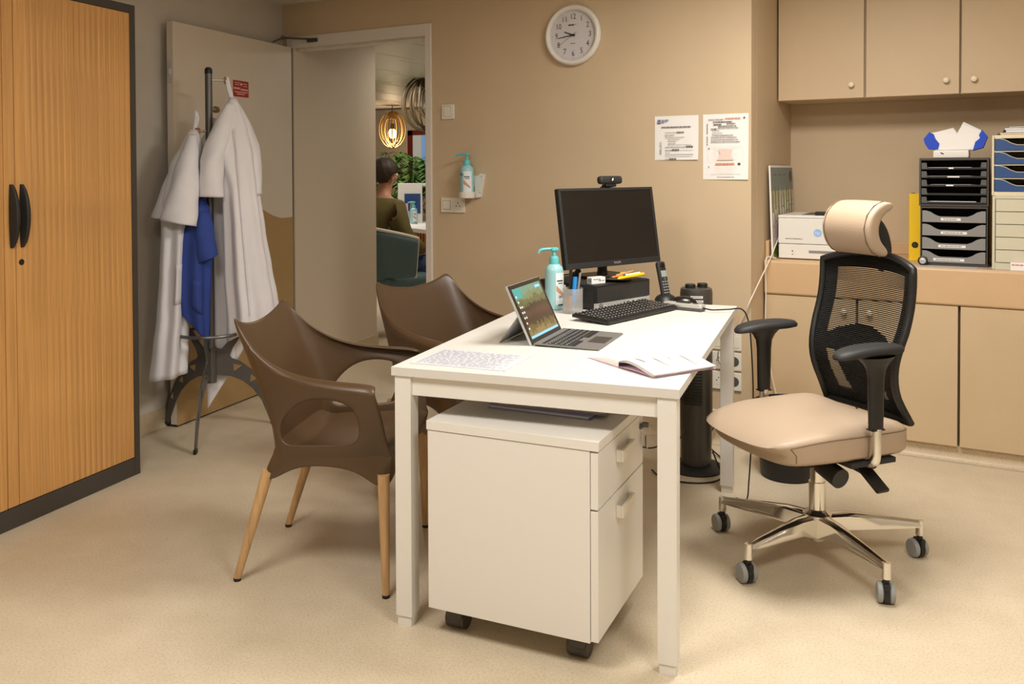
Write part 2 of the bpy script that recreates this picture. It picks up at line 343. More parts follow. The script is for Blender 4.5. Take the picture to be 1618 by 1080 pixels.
st = B(); box(st, (0, -.567, 1.71), (.0012, -.43, 1.80)); sk = obj('sticker', st, 'sticker_red', door, 0); sk['label'] = 'small red square sticker with pale print'
bm = B()
MX = Matrix(((0, -1, 0, 0), (1, 0, 0, 0), (0, 0, 1, 0), (0, 0, 0, 1)))
b2 = B()
for k, (a, b_, zz, h) in enumerate(((-.552, -.51, 1.787, .004), (-.482, -.445, 1.783, .004), (-.552, -.515, 1.776, .004), (-.478, -.445, 1.771, .004), (-.562, -.506, 1.756, .010), (-.5, -.436, 1.751, .010), (-.555, -.44, 1.736, .006), (-.535, -.465, 1.725, .006))):
    lines(b2, a, b_, zz, h, -.0016, k, .15, .01)
hp = [(-.497+.011*math.sin(t)**3*1.0, 1.780+.0009*(13*math.cos(t)-5*math.cos(2*t)-2*math.cos(3*t)-math.cos(4*t))*.62) for t in [2*PI*i/20 for i in range(20)]]
b2.faces.new([b2.verts.new((x, -.0016, z)) for x, z in hp]); b2.transform(MX); obj('sticker_print', b2, 'sticker_pale', sk, 0)
# door closer arm
clo = thing('door_closer', 'metal door closer arm between door top and frame', 'door closer', (-3.113, 4.476, 2.06))
bm = B(); tube(bm, [(0, 0, 0), (-.03, .14, .045)], .006); tube(bm, [(-.03, .14, .045), (.16, .17, .03)], .006); cyl(bm, (-.03, .14, .03), (-.03, .14, .058), .009); obj('arm', bm, 'steel_dark', clo)
bm = B(); box(bm, (.13, .152, .012), (.20, .185, .034), .002); obj('shoe', bm, 'charcoal', clo)

# ------------------------------------------------------------------ reception seen through the doorway
rf = [(-10, BWP(-6.7, 0)[1]), (wl[0], wl[1]), (BWP(2.9, 0)[0], BWP(2.9, 0)[1]), (-.4, 13.9), (-10, 13.9)]
poly_slab('floor_reception', rf, -.05, .0005, 'rec_floor')
bm = B(); box(bm, (-10.1, 13.8, 0), (-.4, 13.92, 2.6)); box(bm, (-10.1, 5, 0), (-10, 13.8, 2.6)); box(bm, (-.5, 4.6, 0), (-.4, 13.8, 2.6)); box(bm, (-10.1, 5.4, 0), (-3.25, 5.5, 2.6)); struct('wall_reception', bm, 'rec_white', smooth=0)
bm = B(); box(bm, (-3.14, 4.682, 0), (-3.112, 4.82, 2.05)); box(bm, (-3.25, 4.82, 0), (-3.112, 5.722, 2.5), .004); struct('wall_corridor', bm, 'corridor_paint')
bm = B(); box(bm, (-3.118, 4.70, 0), (-3.104, 5.73, .11), .003); struct('baseboard_corridor', bm, 'cove_vinyl')
bm = B(); box(bm, (-10, 4.7, CEIL+.03), (-.4, 13.9, CEIL+.06)); rc = struct('ceiling_reception', bm, 'ink_grey', smooth=0)
bm = B(); box(bm, (.004, .004, 0), (.596, .846, .025), .004, 1); bm_me = bpy.data.meshes.new('tile'); bm.to_mesh(bm_me); bm.free(); bm_me.materials.append(MATS['rec_ceiling'])
for i in range(12):
    for j in range(11):
        x, y = -8.6+i*.6, 4.85+j*.85 - .1648*i*.6
        if y < BWP(0, 0)[1]+.12 - (x+3.114)*.167: continue
        if y > 12.95: continue
        t_ = bpy.data.objects.new('tile', bm_me); C.objects.link(t_); t_.parent = rc; t_.location = (x, y, CEIL+.005); t_.rotation_euler = (0, 0, BWA)
# window with dark red frame in the far wall
win = thing('window_1', 'far reception window with dark red frame', 'window', (-6.86, 13.79, .9)); win['kind'] = 'structure'
bm = B(); box(bm, (0, -.05, 0), (.09, 0, 1.08)); box(bm, (0, -.05, 1.0), (1.3, 0, 1.08)); box(bm, (0, -.05, 0), (1.3, 0, .07)); box(bm, (1.22, -.05, 0), (1.3, 0, 1.08)); obj('window_frame', bm, 'window_red', win, 0)
bm = B(); box(bm, (.09, -.03, .07), (.25, -.01, 1.0)); obj('pane', bm, 'pale_pane', win, 0)
bm = B(); box(bm, (.25, -.03, .07), (1.22, -.01, 1.0)); obj('pane', bm, 'sky_pane', win, 0)
# pendant lamps made of wooden hoops
def pendant(loc, top, w, h, nh, label, mring, mtop, lit):
    t = thing('pendant_lamp', label, 'lamp', loc, 0, 'hoop pendant lamps over the reception')
    bm = B(); tube(bm, [(0, 0, h/2-.03), (0, 0, top)], .006, 6); obj('cord', bm, 'black', t)
    for k in range(nh):
        a = .46 - PI*k/nh*1.0; s = 1-.09*(k % 3); bm = B()
        pts = [(math.cos(a)*math.sin(u)*w/2*s, math.sin(a)*math.sin(u)*w/2*s, math.cos(u)*h/2*(.99 if s > .95 else s)) for u in [2*PI*i/40 for i in range(40)]]
        tube(bm, pts, .011 if not lit else .009, 6, True); obj('hoop', bm, mring, t)
    bm = B(); lathe(bm, [(0, h/2), (w*.12, h/2-.04), (w*.22, h/2-.12), (w*.215, h/2-.125), (w*.11, h/2-.05), (0, h/2-.015)], 24); obj('top_cap', bm, mtop, t)
    bm = B(); lathe(bm, [(0, .1), (.025, .1), (.028, .02), (.02, 0), (0, 0)], 16); obj('socket', bm, 'black', t)
    bm = B(); ball(bm, (0, 0, -.06), .065, 20, (1, 1, 1.2)); obj('bulb', bm, 'bulb' if lit else 'bulb_off', t)
    return t
l1 = pendant((-6.53, 12.55, 1.94), .38, .42, .58, 8, 'pale hoop pendant lamp with its bulb lit', 'wood_ring', 'wood_ring', True)
l2 = pendant((-4.30, 9.10, 2.05), .27, .56, .64, 10, 'large dark hoop pendant lamp partly behind the door frame', 'wood_ring_dark', 'wood_ring_dark', False)
bm = B(); cage = [(0, .2), (.11, .1), (.115, -.06), (0, -.17)]
for k in range(8):
    a = 2*PI*k/8; tube(bm, [(math.cos(a)*r, math.sin(a)*r, z) for r, z in ((0.01, .2), (.12, .09), (.125, -.07), (.01, -.17))], .006, 5)
obj('cage', bm, 'wood_ring_dark', l2)
pl_ = bpy.data.lights.new('bulb_light', 'POINT'); pl_.energy = 22; pl_.color = (1, .78, .5); pl_.shadow_soft_size = .07; po = bpy.data.objects.new('bulb_light', pl_); C.objects.link(po); po.location = (-6.53, 12.55, 1.74)
# reception counter with slatted front
cdir = math.atan2(-.6, .8)
ct = thing('reception_counter', 'white topped reception counter with vertical wooden slats', 'counter', (-3.74, 7.66, 0), cdir)
bm = B(); box(bm, (-1.2, 0, .70), (1.2, 1.1, .74), .004); obj('counter_top', bm, 'white_lam', ct)
bm = B(); box(bm, (-1.15, .07, 0), (1.15, 1.0, .70)); obj('counter_body', bm, 'charcoal', ct)
bm = B(); box(bm, (0, 0, .02), (.032, .03, .70), .003, 1); sm = bpy.data.meshes.new('slat'); bm.to_mesh(sm); bm.free(); sm.materials.append(MATS['slat_wood'])
for k in range(40):
    s_ = bpy.data.objects.new('slat', sm); C.objects.link(s_); s_.parent = ct; s_.location = (-1.13+k*.056, .03, 0)
def RP(x, y, z): # point in counter frame -> world
    c, s = math.cos(cdir), math.sin(cdir); return (-3.74+c*x-s*y, 7.66+s*x+c*y, z)
dp = thing('display_panel', 'white partition panel standing on the reception counter', 'panel', (-4.035, 8.535, .74), .34)
bm = B(); box(bm, (-.31, 0, 0), (-.05, .04, .42), .004); box(bm, (-.05, .0, .39), (.5, .04, .42), .004); box(bm, (.46, 0, 0), (.5, .04, .37), .004); obj('panel', bm, 'white_lam', dp)
bm = B(); box(bm, (-.02, .035, 0), (.46, .04, .37)); obj('back_board', bm, 'charcoal', dp)
bm = B(); box(bm, (-.24, -.003, .1), (-.07, 0, .31)); obj('poster', bm, 'blue_tray', dp, 0)
lf = thing('leaflet_holder', 'clear holder of pale leaflets before a blue poster on reception counter', 'leaflet holder', (-4.215, 8.40, .7405), .34)
bm = B(); box(bm, (-.07, -.02, 0), (.07, .02, .03), .003); box(bm, (-.07, -.022, 0), (.07, -.019, .13), .001); obj('holder', bm, 'plastic_clear', lf)
for k in range(3):
    bm = B(); box(bm, (-.065+.042*k, -.012+.004*k, .02), (-.02+.042*k, -.010+.004*k, .18+.03*k), 0, 1, RY(.12*(k-1))); obj('leaflet', bm, ('lilac_print', 'pinkish', 'mid_grey')[k], lf, 0)
def pump_bottle(name, loc, rz, label, h=.16, r=.036, noz=-1, group=None, nl=1):
    t = thing(name, label, 'bottle', loc, rz, group)
    bm = B(); lathe(bm, [(0, .001), (r*.93, .001), (r, .008), (r, h*.84), (r*.9, h*.93), (r*.55, h), (r*.5, h)], 28); obj('bottle_body', bm, 'aqua_liquid', t)
    bm = B(); lathe(bm, [(r*.5, h-.002), (r*.52, h+.002), (r*.52, h+.022), (r*.4, h+.03), (r*.2, h+.032), (r*.2, h+.055), (0, h+.055)], 20); obj('pump_collar', bm, 'aqua', t)
    bm = B(); box(bm, (-.013, -.012, h+.052), (.016, .012, h+.066), .004); tube(bm, spline([(0, 0, h+.060), (noz*.035, 0, h+.060), (noz*.058, 0, h+.056), (noz*.066, 0, h+.044)], 4), [.006]*9+[.005]*4, 10); obj('pump_nozzle', bm, 'aqua', t)
    bm = B(); N = 14
    a0, a1 = -PI*.5-.15, -PI*.5+1.15
    grid(bm, lambda i, j: V(math.cos(a0+(a1-a0)*i/N)*(r+.0008), math.sin(a0+(a1-a0)*i/N)*(r+.0008), (.02, h*.82)[j]), N+1, 2)
    lb = obj('label', bm, 'label_white', t)
    bm = B()
    for z0, z1, b0, b1 in ((.63, .66, .1, .7), (.58, .6, .2, .7), (.1, .13, .2, .8)):
        grid(bm, lambda i, j: V(math.cos(a0+(a1-a0)*(b0+(b1-b0)*i/5))*(r+.0014), math.sin(a0+(a1-a0)*(b0+(b1-b0)*i/5))*(r+.0014), h*(z0, z1)[j]), 6, 2)
    obj('label_print', bm, 'ink', lb, 0)
    bm = B(); grid(bm, lambda i, j: V(math.cos(a0+(a1-a0)*(.05+.75*i/6))*(r+.0014), math.sin(a0+(a1-a0)*(.05+.75*i/6))*(r+.0014), h*(.42-.16*i/6*.9+.13*j*(1-.5*i/6))), 7, 2); obj('hand_picture', bm, 'skin', lb, 0)
    return t, r, h, (a0, a1)
def wrap_text(s, size, r, ang, z, parent, m='ink'):
    cu = bpy.data.curves.new('print', 'FONT'); cu.body = s; cu.size = size; cu.align_x = 'CENTER'; cu.align_y = 'CENTER'; cu.resolution_u = 2
    me = curve_mesh(cu); me.materials.clear()
    for v in me.vertices:
        a = ang + v.co.x/r; v.co = (math.cos(a)*(r+.0016), math.sin(a)*(r+.0016), z+v.co.y)
    return obj_me('print', me, m, parent, 0)
t_, *_x = pump_bottle('sanitizer_bottle', (-4.09, 8.33, .7405), .34, 'small pump bottle of sanitizer on the reception counter', .165, .036)
# palms behind the counter
def palm(loc, label, n, hgt, seed):
    rnd = random.Random(seed); t = thing('potted_palm', label, 'plant', loc, rnd.random()*6, 'palms behind the reception counter')
    bm = B(); lathe(bm, [(0, 0), (.17, 0), (.2, .4), (.2, .43), (.18, .43), (.17, .38), (0, .38)], 20); obj('pot', bm, 'charcoal', t)
    bm = B(); tube(bm, [(0, 0, .38), (0.02, 0, .8), (0, .02, hgt-.25)], .02, 6); obj('stem', bm, 'stem', t)
    for k in range(n):
        a = 2*PI*k/n + rnd.uniform(-.25, .25); L = rnd.uniform(.35, .6); lift = rnd.uniform(.05, .4); bm = B(); z0 = hgt - .3 + rnd.uniform(-.25, .15)
        pts = spline([(0, 0, z0), (L*.45, 0, z0+lift), (L*.85, 0, z0+lift*.95-.03), (L*1.1, 0, z0+lift*.6-.1)], 5)
        tube(bm, pts, .005, 4)
        for i, p in enumerate(pts[3:], 3):
            for sgn in (-1, 1):
                l2_ = .2*(1-.4*i/len(pts)); d = V(.6, sgn*.8, -.12+rnd.uniform(-.25, .2)).normalized(); q = p + d*l2_; mid = p + d*l2_*.5 + V(0, 0, .025); s = d.cross(V(0, 0, 1)).normalized()*.022
                v = [bm.verts.new(x) for x in (p, mid+s, q, mid-s)]; bm.faces.new(v)
        bm.transform(RZ(a)); obj('frond', bm, 'leaf' if rnd.random() < .8 else 'leaf_light', t, 0)
    return t
palm((-4.83, 8.94, 0), 'bushy green palm behind the seated person', 26, 1.36, 1)
palm((-4.42, 9.15, 0), 'bushy green palm behind the white partition panel', 26, 1.30, 2)
palm((-5.2, 9.7, 0), 'taller green palm at the back below the lit lamp', 16, 1.42, 3)
# seated person
def skin_fig(name, verts, edges, m, parent, sub=2, root=0):
    me = bpy.data.meshes.new(name); me.from_pydata([v[:3] for v in verts], edges, []); me.materials.append(MATS[m])
    o = bpy.data.objects.new(name, me); C.objects.link(o); o.parent = parent
    s = o.modifiers.new('skin', 'SKIN')
    for i, v in enumerate(verts): r = v[3]; me.skin_vertices[0].data[i].radius = r if isinstance(r, tuple) else (r, r)
    me.skin_vertices[0].data[root].use_root = True
    s.use_smooth_shade = True; sb = o.modifiers.new('subsurf', 'SUBSURF'); sb.levels = sub; sb.render_levels = sub
    return o
per = thing('person', 'person in olive sweatshirt and jeans sitting with back turned', 'person', (-3.47, 6.44, 0), 1.22); per.scale = (1.05, 1.05, 1.05)
# local: x forward, y left
bv = [(0, 0, .50, (.13, .15)), (.0, 0, .66, (.12, .15)), (.0, 0, .82, (.12, .16)), (.02, 0, .95, (.11, .17)), (.04, 0, 1.04, (.055, .06)), (.06, 0, 1.12, (.05, .055)),
      (.075, 0, 1.2, (.085, .075)), (.075, 0, 1.27, (.06, .06)),
      (.02, .17, .96, .055), (.04, .22, .74, .045), (.24, .19, .63, .038), (.34, .14, .60, .03), (.42, .12, .59, .022),
      (.02, -.17, .96, .055), (.04, -.22, .74, .045), (.24, -.19, .63, .038), (.34, -.14, .60, .03), (.42, -.12, .59, .022),
      (.12, .09, .49, .085), (.42, .11, .50, .06), (.46, .11, .12, .042), (.54, .11, .05, .035),
      (.12, -.09, .49, .085), (.42, -.11, .50, .06), (.40, -.11, .12, .042), (.48, -.11, .05, .035)]
be = [(0, 1), (1, 2), (2, 3), (3, 4), (4, 5), (5, 6), (6, 7), (3, 8), (8, 9), (9, 10), (10, 11), (11, 12), (3, 13), (13, 14), (14, 15), (15, 16), (16, 17), (0, 18), (18, 19), (19, 20), (20, 21), (0, 22), (22, 23), (23, 24), (24, 25)]
skin_fig('body', bv, be, 'skin', per)
for y in (-.032, .032):
    bm = B(); ball(bm, (.148, y, 1.2), .013, 10); obj('eye', bm, 'cream', per)
bm = B(); ball(bm, (.162, 0, 1.175), .016, 10, (1, .8, 1.5)); obj('nose', bm, 'skin', per)
for y in (-.079, .079):
    bm = B(); ball(bm, (.065, y, 1.19), .03, 12, (.7, .35, 1.1)); obj('ear', bm, 'skin', per)
bm = B(); box(bm, (.15, -.022, 1.138), (.157, .022, 1.146), .003); obj('mouth', bm, 'pinkish', per)
bm = B(); b_ = bmesh.new(); bmesh.ops.create_icosphere(b_, subdivisions=4, radius=.112)
rnd = random.Random(5)
for v in b_.verts:
    n = v.co.normalized(); v.co *= 1 + .04*math.sin(9*n.x+4*n.z)*math.sin(11*n.y+2) ; v.co.z *= 1.06
merge(bm, b_, T(.045, 0, 1.225))
bmesh.ops.delete(bm, geom=[v for v in bm.verts if (v.co.x > .09 and v.co.z < 1.25) or (v.co.z < 1.20 and v.co.x > .03) or v.co.z < 1.135], context='VERTS')
mods(obj('hair', bm, 'hair', per), .012)
sv = [(0, 0, .49, (.145, .17)), (-.01, 0, .62, (.15, .18)), (-.01, 0, .8, (.14, .19)), (.02, 0, .93, (.125, .19)), (.045, 0, 1.02, (.07, .085)),
      (.02, .18, .95, .075), (.03, .215, .75, .082), (.20, .20, .64, .064), (.30, .16, .61, .046), (.02, -.18, .95, .075), (.03, -.215, .75, .082), (.20, -.20, .64, .064), (.30, -.16, .61, .046)]
skin_fig('sweatshirt', sv, [(0, 1), (1, 2), (2, 3), (3, 4), (3, 5), (5, 6), (6, 7), (7, 8), (3, 9), (9, 10), (10, 11), (11, 12)], 'olive', per)
jv = [(0, 0, .49, (.145, .165)), (.13, .1, .48, .105), (.42, .12, .50, .082), (.46, .12, .15, .064), (.13, -.1, .48, .105), (.42, -.12, .50, .082), (.40, -.12, .15, .064)]
skin_fig('jeans', jv, [(0, 1), (1, 2), (2, 3), (0, 4), (4, 5), (5, 6)], 'denim', per)
for y, x in ((.12, .52), (-.12, .46)):
    bm = B(); box(bm, (x-.1, y-.045, 0), (x+.16, y+.045, .08), .03, 3); obj('shoe', bm, 'cream', per)
for k, (s_, zz, yy) in enumerate((('ON', .86, -.03), ('ON', .80, -.05))):
    text('back_print', s_, .075, 'pinkish', per, T(-.162, yy, zz) @ RZ(-PI/2) @ RY(.5))
ch = thing('tub_chair', 'teal tub chair with cream piping under the seated person', 'armchair', (-3.36, 6.42, 0), 1.15)
bm = B(); N = 24
def shell(i, j):
    a = PI*.5 + PI*i/N; x = math.cos(a)*.30-.02; y = math.sin(a)*.33
    ztop = .86 - .10*(abs(i-N/2)/(N/2))**1.6; k = 1+.12*(j/5); return V(x*k, y*k, .455+(ztop-.455)*j/5)
grid(bm, shell, N+1, 6)
for s_ in (0,):
    pass
o = obj('shell', bm, 'teal', ch); mods(o, .05, 1, 0)
bm = B(); tube(bm, [shell(i, 5)*1.0 + V(0, 0, .004) for i in range(N+1)], .014, 8); tube(bm, [shell(0, j) for j in range(6)], .012, 6); tube(bm, [shell(N, j) for j in range(6)], .012, 6); obj('piping', bm, 'cream', ch)
bm = B(); box(bm, (-.24, -.27, .38), (.28, .27, .46), .03, 3); obj('seat', bm, 'teal', ch)
for x in (-.2, .25):
    for y in (-.24, .24):
        bm = B(); cyl(bm, (x*1.1, y*1.08, 0), (x, y, .37), .012, .018, 10); obj('leg', bm, 'cream', ch)

# ------------------------------------------------------------------ tambour cupboard
XC, YC0, YC1, HC = -2.79, 1.815, 3.017, 2.0
cup = thing('tambour_cupboard', 'tall cupboard with beech tambour shutters in a dark grey frame', 'cupboard', (XC, YC1, 0), 0)
WC = YC1-YC0
bm = B()
box(bm, (-.405, -.03, 0), (0, 0, HC), .002); box(bm, (-.405, -WC, 0), (0, -WC+.03, HC), .002)
box(bm, (-.405, -WC+.03, 0), (0, -.03, .075), .002); box(bm, (-.405, -WC+.03, HC-.035), (0, -.03, HC), .002); box(bm, (-.405, -WC+.03, .075), (-.39, -.03, HC-.035))
obj('carcass', bm, 'charcoal', cup)
bm = B(); box(bm, (-.03, -.036, .075), (-.012, -.030, HC-.035)); obj('guide_rail', bm, 'black', cup)
bm = B(); box(bm, (-.006, .0015, 0), (.006, .0285, HC-.115), .005, 3); slat_me = None; bm.free()
bm = B(); z0, z1 = .078, HC-.037
prof = [(-.016, 0), (-.016, .0292), (-.0050, .0292), (-.0040, .0284), (-.0035, .027), (-.0033, .0146), (-.0035, .0022), (-.0040, .0008), (-.0050, 0)]
A = [bm.verts.new((x, y, z0)) for x, y in prof]; Bv = [bm.verts.new((x, y, z1)) for x, y in prof]
for i in range(len(prof)): bm.faces.new((A[i], A[(i+1) % len(prof)], Bv[(i+1) % len(prof)], Bv[i]))
bm.faces.new(A[::-1]); bm.faces.new(Bv); bmesh.ops.recalc_face_normals(bm, faces=bm.faces[:])
slat_me = bpy.data.meshes.new('slat'); bm.to_mesh(slat_me); bm.free(); slat_me.materials.append(MATS['tambour_wood'])
slat_me.shade_smooth(); slat_me.set_sharp_from_angle(angle=math.radians(50))
mid = -.6
for side in (0, 1):
    bm = B(); y0 = mid+.001 if side == 0 else mid-.046
    box(bm, (-.02, y0, z0), (-.001, y0+.045, z1), .003)
    sh = obj('shutter', bm, 'tambour_wood', cup)
    for k in range(18):
        s_ = bpy.data.objects.new('slat', slat_me); C.objects.link(s_); s_.parent = sh
        s_.location = (0, (mid+.047+k*.0292) if side == 0 else (mid-.047-(k+1)*.0292), 0)
    bm = B(); yh = mid+.026 if side == 0 else mid-.018; zc = 1.135; hh = .115
    pts = []
    for i in range(13):
        u = -1+2*i/12; pts.append((.004+.03*(1-u*u)**.7 if abs(u) < 1 else .004, u))
    for i in range(12):
        pass
    def hp_(i, j):
        x, u = pts[i]; ring = [(0, -.011), (x, -.009), (x+.004, -.002), (x, .009), (0, .011)]
        px, py = ring[j]; return V(px, yh+py*(1-.35*u*u), zc+u*hh)
    grid(bm, hp_, 13, 5); obj('handle', bm, 'black_soft', sh, 60)
    if side == 0:
        bm = B(); cyl(bm, (-.004, mid+.022, .965), (.001, mid+.022, .965), .011, None, 16); lk = obj('lock', bm, 'black', sh)

# ------------------------------------------------------------------ coat stand and garments
CS = (-2.871, 3.588, 0); CA = math.atan2(2.871, 3.588)      # local x = across as seen from the desk, local y = towards the door
stand = thing('coat_stand', 'dark metal coat stand with three cut-out legs and umbrella ring', 'coat stand', CS, CA)
bm = B(); cyl(bm, (0, 0, .40), (0, 0, 1.775), .0175, None, 20); obj('pole', bm, 'steel_dark', stand)
bm = B(); lathe(bm, [(.0185, 0), (.0185, .02), (.012, .03), (0, .033)], 20, T(0, 0, 1.772)); obj('pole_cap', bm, 'black', stand)
bm = B(); cyl(bm, (0, 0, .255), (0, 0, .425), .024, None, 20); obj('hub', bm, 'steel_dark', stand)
bm = B(); tube(bm, [(math.cos(2*PI*i/40)*.155, math.sin(2*PI*i/40)*.155, .503) for i in range(40)], .0085, 8, True); obj('umbrella_ring', bm, 'steel_dark', stand)
leg_out = [(.13, .51), (.162, .495), (.135, .455), (.105, .415), (.09, .38), (.098, .365), (.14, .345), (.2, .295), (.252, .23), (.29, .15), (.315, .06), (.325, .004), (.3, .0), (.282, .05), (.25, .13), (.205, .195), (.15, .245), (.09, .275), (.022, .29), (.022, .425), (.05, .415), (.085, .45)]
holes = [[(.105, .335), (.155, .318), (.11, .295)], [(.195, .272), (.228, .24), (.19, .228)], [(.262, .19), (.283, .15), (.262, .135)]]
pm = plate([leg_out]+holes, .007); pm.transform(Matrix(((1, 0, 0, 0), (0, 0, 1, 0), (0, 1, 0, 0), (0, 0, 0, 1)))); pm.materials.clear(); pm.materials.append(MATS['steel_dark'])
for ang in (173, -65, 55):
    l_ = bpy.data.objects.new('leg', pm); C.objects.link(l_); l_.parent = stand; l_.rotation_euler = (0, 0, math.radians(ang)-CA)
    a = math.radians(ang)-CA
    bm = B(); box(bm, (.296, -.007, 0), (.329, .007, .022), .002, 1, RZ(a)); obj('foot', bm, 'black', l_).matrix_parent_inverse = (RZ(a)).inverted()
for k, (a, zz, L) in enumerate(((-.05, 1.742, .085), (.9, 1.60, .06), (3.5, 1.49, .06))):
    bm = B(); d = V(math.cos(a), math.sin(a), 0); tube(bm, [d*.012+V(0, 0, zz), d*L+V(0, 0, zz)], .0065, 10); h_ = obj('hook', bm, 'silver', stand)
    bm = B(); cyl(bm, d*(L-.012)+V(0, 0, zz), d*(L+.006)+V(0, 0, zz), .017, .015, 16); obj('knob', bm, 'wood_disc', h_)
def interp(levels, z):
    if z >= levels[0][0]: return levels[0][1:]
    for a, b in zip(levels, levels[1:]):
        if a[0] >= z >= b[0]:
            t = (a[0]-z)/(a[0]-b[0]+1e-9); t = t*t*(3-2*t)*.5+t*.5
            return tuple(x+(y-x)*t for x, y in zip(a[1:], b[1:]))
    return levels[-1][1:]
def garment(name, levels, m, parent, seed, nf=7, amp=.12, hem=None, rows=46, th=.004, segs=88):
    """levels top->bottom: (z, x centre, half width, half depth, y centre); folds deepen towards the hem"""
    rnd = random.Random(seed); ph = [rnd.uniform(0, 6.28) for _ in range(4)]; zt, zb = levels[0][0], levels[-1][0]; bm = B()
    def P(i, j):
        th_ = 2*PI*i/segs; v = j/(rows-1); z = zt+(zb-zt)*v; xc, hw, hd, yc = interp(levels, z)
        g = amp*min(1, v*1.6+.15)
        f = 1 + g*math.sin(nf*th_+ph[0]+1.2*math.sin(v*2.2+ph[1])) + g*.55*math.sin((nf*2-3)*th_+ph[2]-v*2.0) + g*.2*math.sin(3*th_+ph[3]+v*5)
        x = xc + hw*math.cos(th_)*(1+(f-1)*.4); y = yc + hd*math.sin(th_)*f
        if hem and j == rows-1: z += hem(x)
        elif hem: z += hem(x)*max(0, (v-.5)*2)**1.5
        return V(x, y, z)
    grid(bm, P, segs, rows, True)
    o = mods(obj(name, bm, m, parent), th, 0)
    return P, segs, rows
def pocket(Pf, a0, a1, v0, v1, m, parent, off=.007):
    P, segs, rows = Pf; bm = B(); c = P((a0+a1)/2/(2*PI)*segs, (v0+v1)/2*(rows-1))
    def Q(i, j):
        p = P((a0+(a1-a0)*i/8)/(2*PI)*segs, (v0+(v1-v0)*j/6)*(rows-1)); return p+V(0, -off, 0)
    grid(bm, Q, 9, 7); mods(obj('pocket', bm, m, parent), .003)
def sleeve(name, path, m, parent, seed, n=32, rows=24, amp=.09, th=.005):
    rnd = random.Random(seed); p0 = rnd.uniform(0, 6); bm = B()   # path: (x,y,z,half width,half depth,tilt)
    def P(i, j):
        t = j/(rows-1)*(len(path)-1); k = min(int(t), len(path)-2); u = t-k; u = u*u*(3-2*u)*.4+u*.6
        c = [a+(b-a)*u for a, b in zip(path[k], path[k+1])]; a = 2*PI*i/n
        f = 1+amp*math.sin(3*a+p0+t*1.7)*(.4+.6*math.sin(t*2.3+p0))
        return V(c[0]+math.cos(a)*c[3]*f, c[1]+math.sin(a)*c[4]*f, c[2]+math.cos(a)*c[3]*c[5])
    grid(bm, P, n, rows, True); return mods(obj(name, bm, m, parent), th, 0)
# right white coat (front)
co = thing('lab_coat', 'long white lab coat hanging from top hook on right of stand', 'coat', CS, CA, 'white coats on the coat stand')
lv = [(1.655, .112, .014, .018, -.035), (1.60, .112, .045, .04, -.035), (1.50, .112, .078, .06, -.045), (1.38, .118, .098, .075, -.05), (1.2, .145, .085, .085, -.05), (1.0, .158, .095, .09, -.05), (.8, .172, .108, .095, -.05), (.62, .19, .115, .1, -.05), (.53, .195, .12, .1, -.05)]
garment('coat_body', lv, 'cloth_white', co, 3, 6, .16, lambda x: (x-.19)*.55)
sleeve('sleeve', [(.098, -.05, 1.625, .022, .025, 0), (.072, -.075, 1.54, .042, .04, 0), (.040, -.095, 1.44, .054, .045, 0), (.012, -.105, 1.34, .055, .055, 0), (.008, -.11, 1.24, .055, .055, 0), (.010, -.11, 1.172, .056, .055, -.03)], 'cloth_white', co, 4)
sleeve('sleeve', [(.125, -.03, 1.62, .022, .03, 0), (.165, -.025, 1.52, .036, .045, 0), (.195, -.02, 1.42, .04, .05, 0), (.212, -.02, 1.33, .035, .055, 0), (.216, -.02, 1.24, .032, .055, 0), (.217, -.02, 1.178, .032, .055, 0)], 'cloth_white', co, 5)
bm = B(); tube(bm, spline([(.108, -.035, 1.65), (.095, -.03, 1.70), (.085, -.01, 1.752), (.078, .005, 1.735), (.10, -.02, 1.65)], 5), .006, 6, False, True, 1.8); obj('hanging_loop', bm, 'cloth_white', co)
bm = B()
tube(bm, spline([(.115, -.115, 1.50), (.128, -.135, 1.35), (.142, -.145, 1.1), (.16, -.15, .85), (.18, -.155, .60)], 6), .0035, 5); obj('front_seam', bm, 'cloth_white', co)
# left white coat
co = thing('lab_coat', 'long white lab coat hanging on left of stand beside the wall', 'coat', CS, CA, 'white coats on the coat stand')
lv = [(1.497, -.07, .02, .022, -.02), (1.44, -.078, .045, .05, -.02), (1.32, -.11, .075, .075, -.015), (1.15, -.14, .085, .085, -.01), (1.0, -.155, .07, .085, -.01), (.8, -.165, .07, .085, -.01), (.6, -.175, .075, .085, -.01), (.45, -.188, .08, .09, -.01), (.305, -.2, .085, .09, -.01)]
LC = garment('coat_body', lv, 'cloth_white', co, 11, 5, .15, lambda x: (x+.2)*.15)
sleeve('sleeve', [(-.074, -.045, 1.475, .02, .025, 0), (-.088, -.085, 1.39, .04, .045, 0), (-.105, -.11, 1.29, .058, .05, 0), (-.12, -.125, 1.18, .07, .06, -.05), (-.132, -.13, 1.10, .08, .06, -.12), (-.135, -.13, 1.05, .082, .06, -.2)], 'cloth_white', co, 12)
sleeve('sleeve', [(-.13, .01, 1.36, .03, .05, 0), (-.18, .0, 1.22, .04, .06, 0), (-.212, .0, 1.12, .04, .06, .0), (-.225, .0, 1.07, .045, .06, -.1)], 'cloth_white', co, 13)
pocket(LC, 4.75, 5.75, .54, .70, 'cloth_white', co)
bm = B(); tube(bm, spline([(-.07, -.02, 1.49), (-.062, .0, 1.54), (-.06, -.01, 1.585), (-.05, .0, 1.55), (-.066, -.01, 1.49)], 5), .006, 6); obj('hanging_loop', bm, 'cloth_white', co)
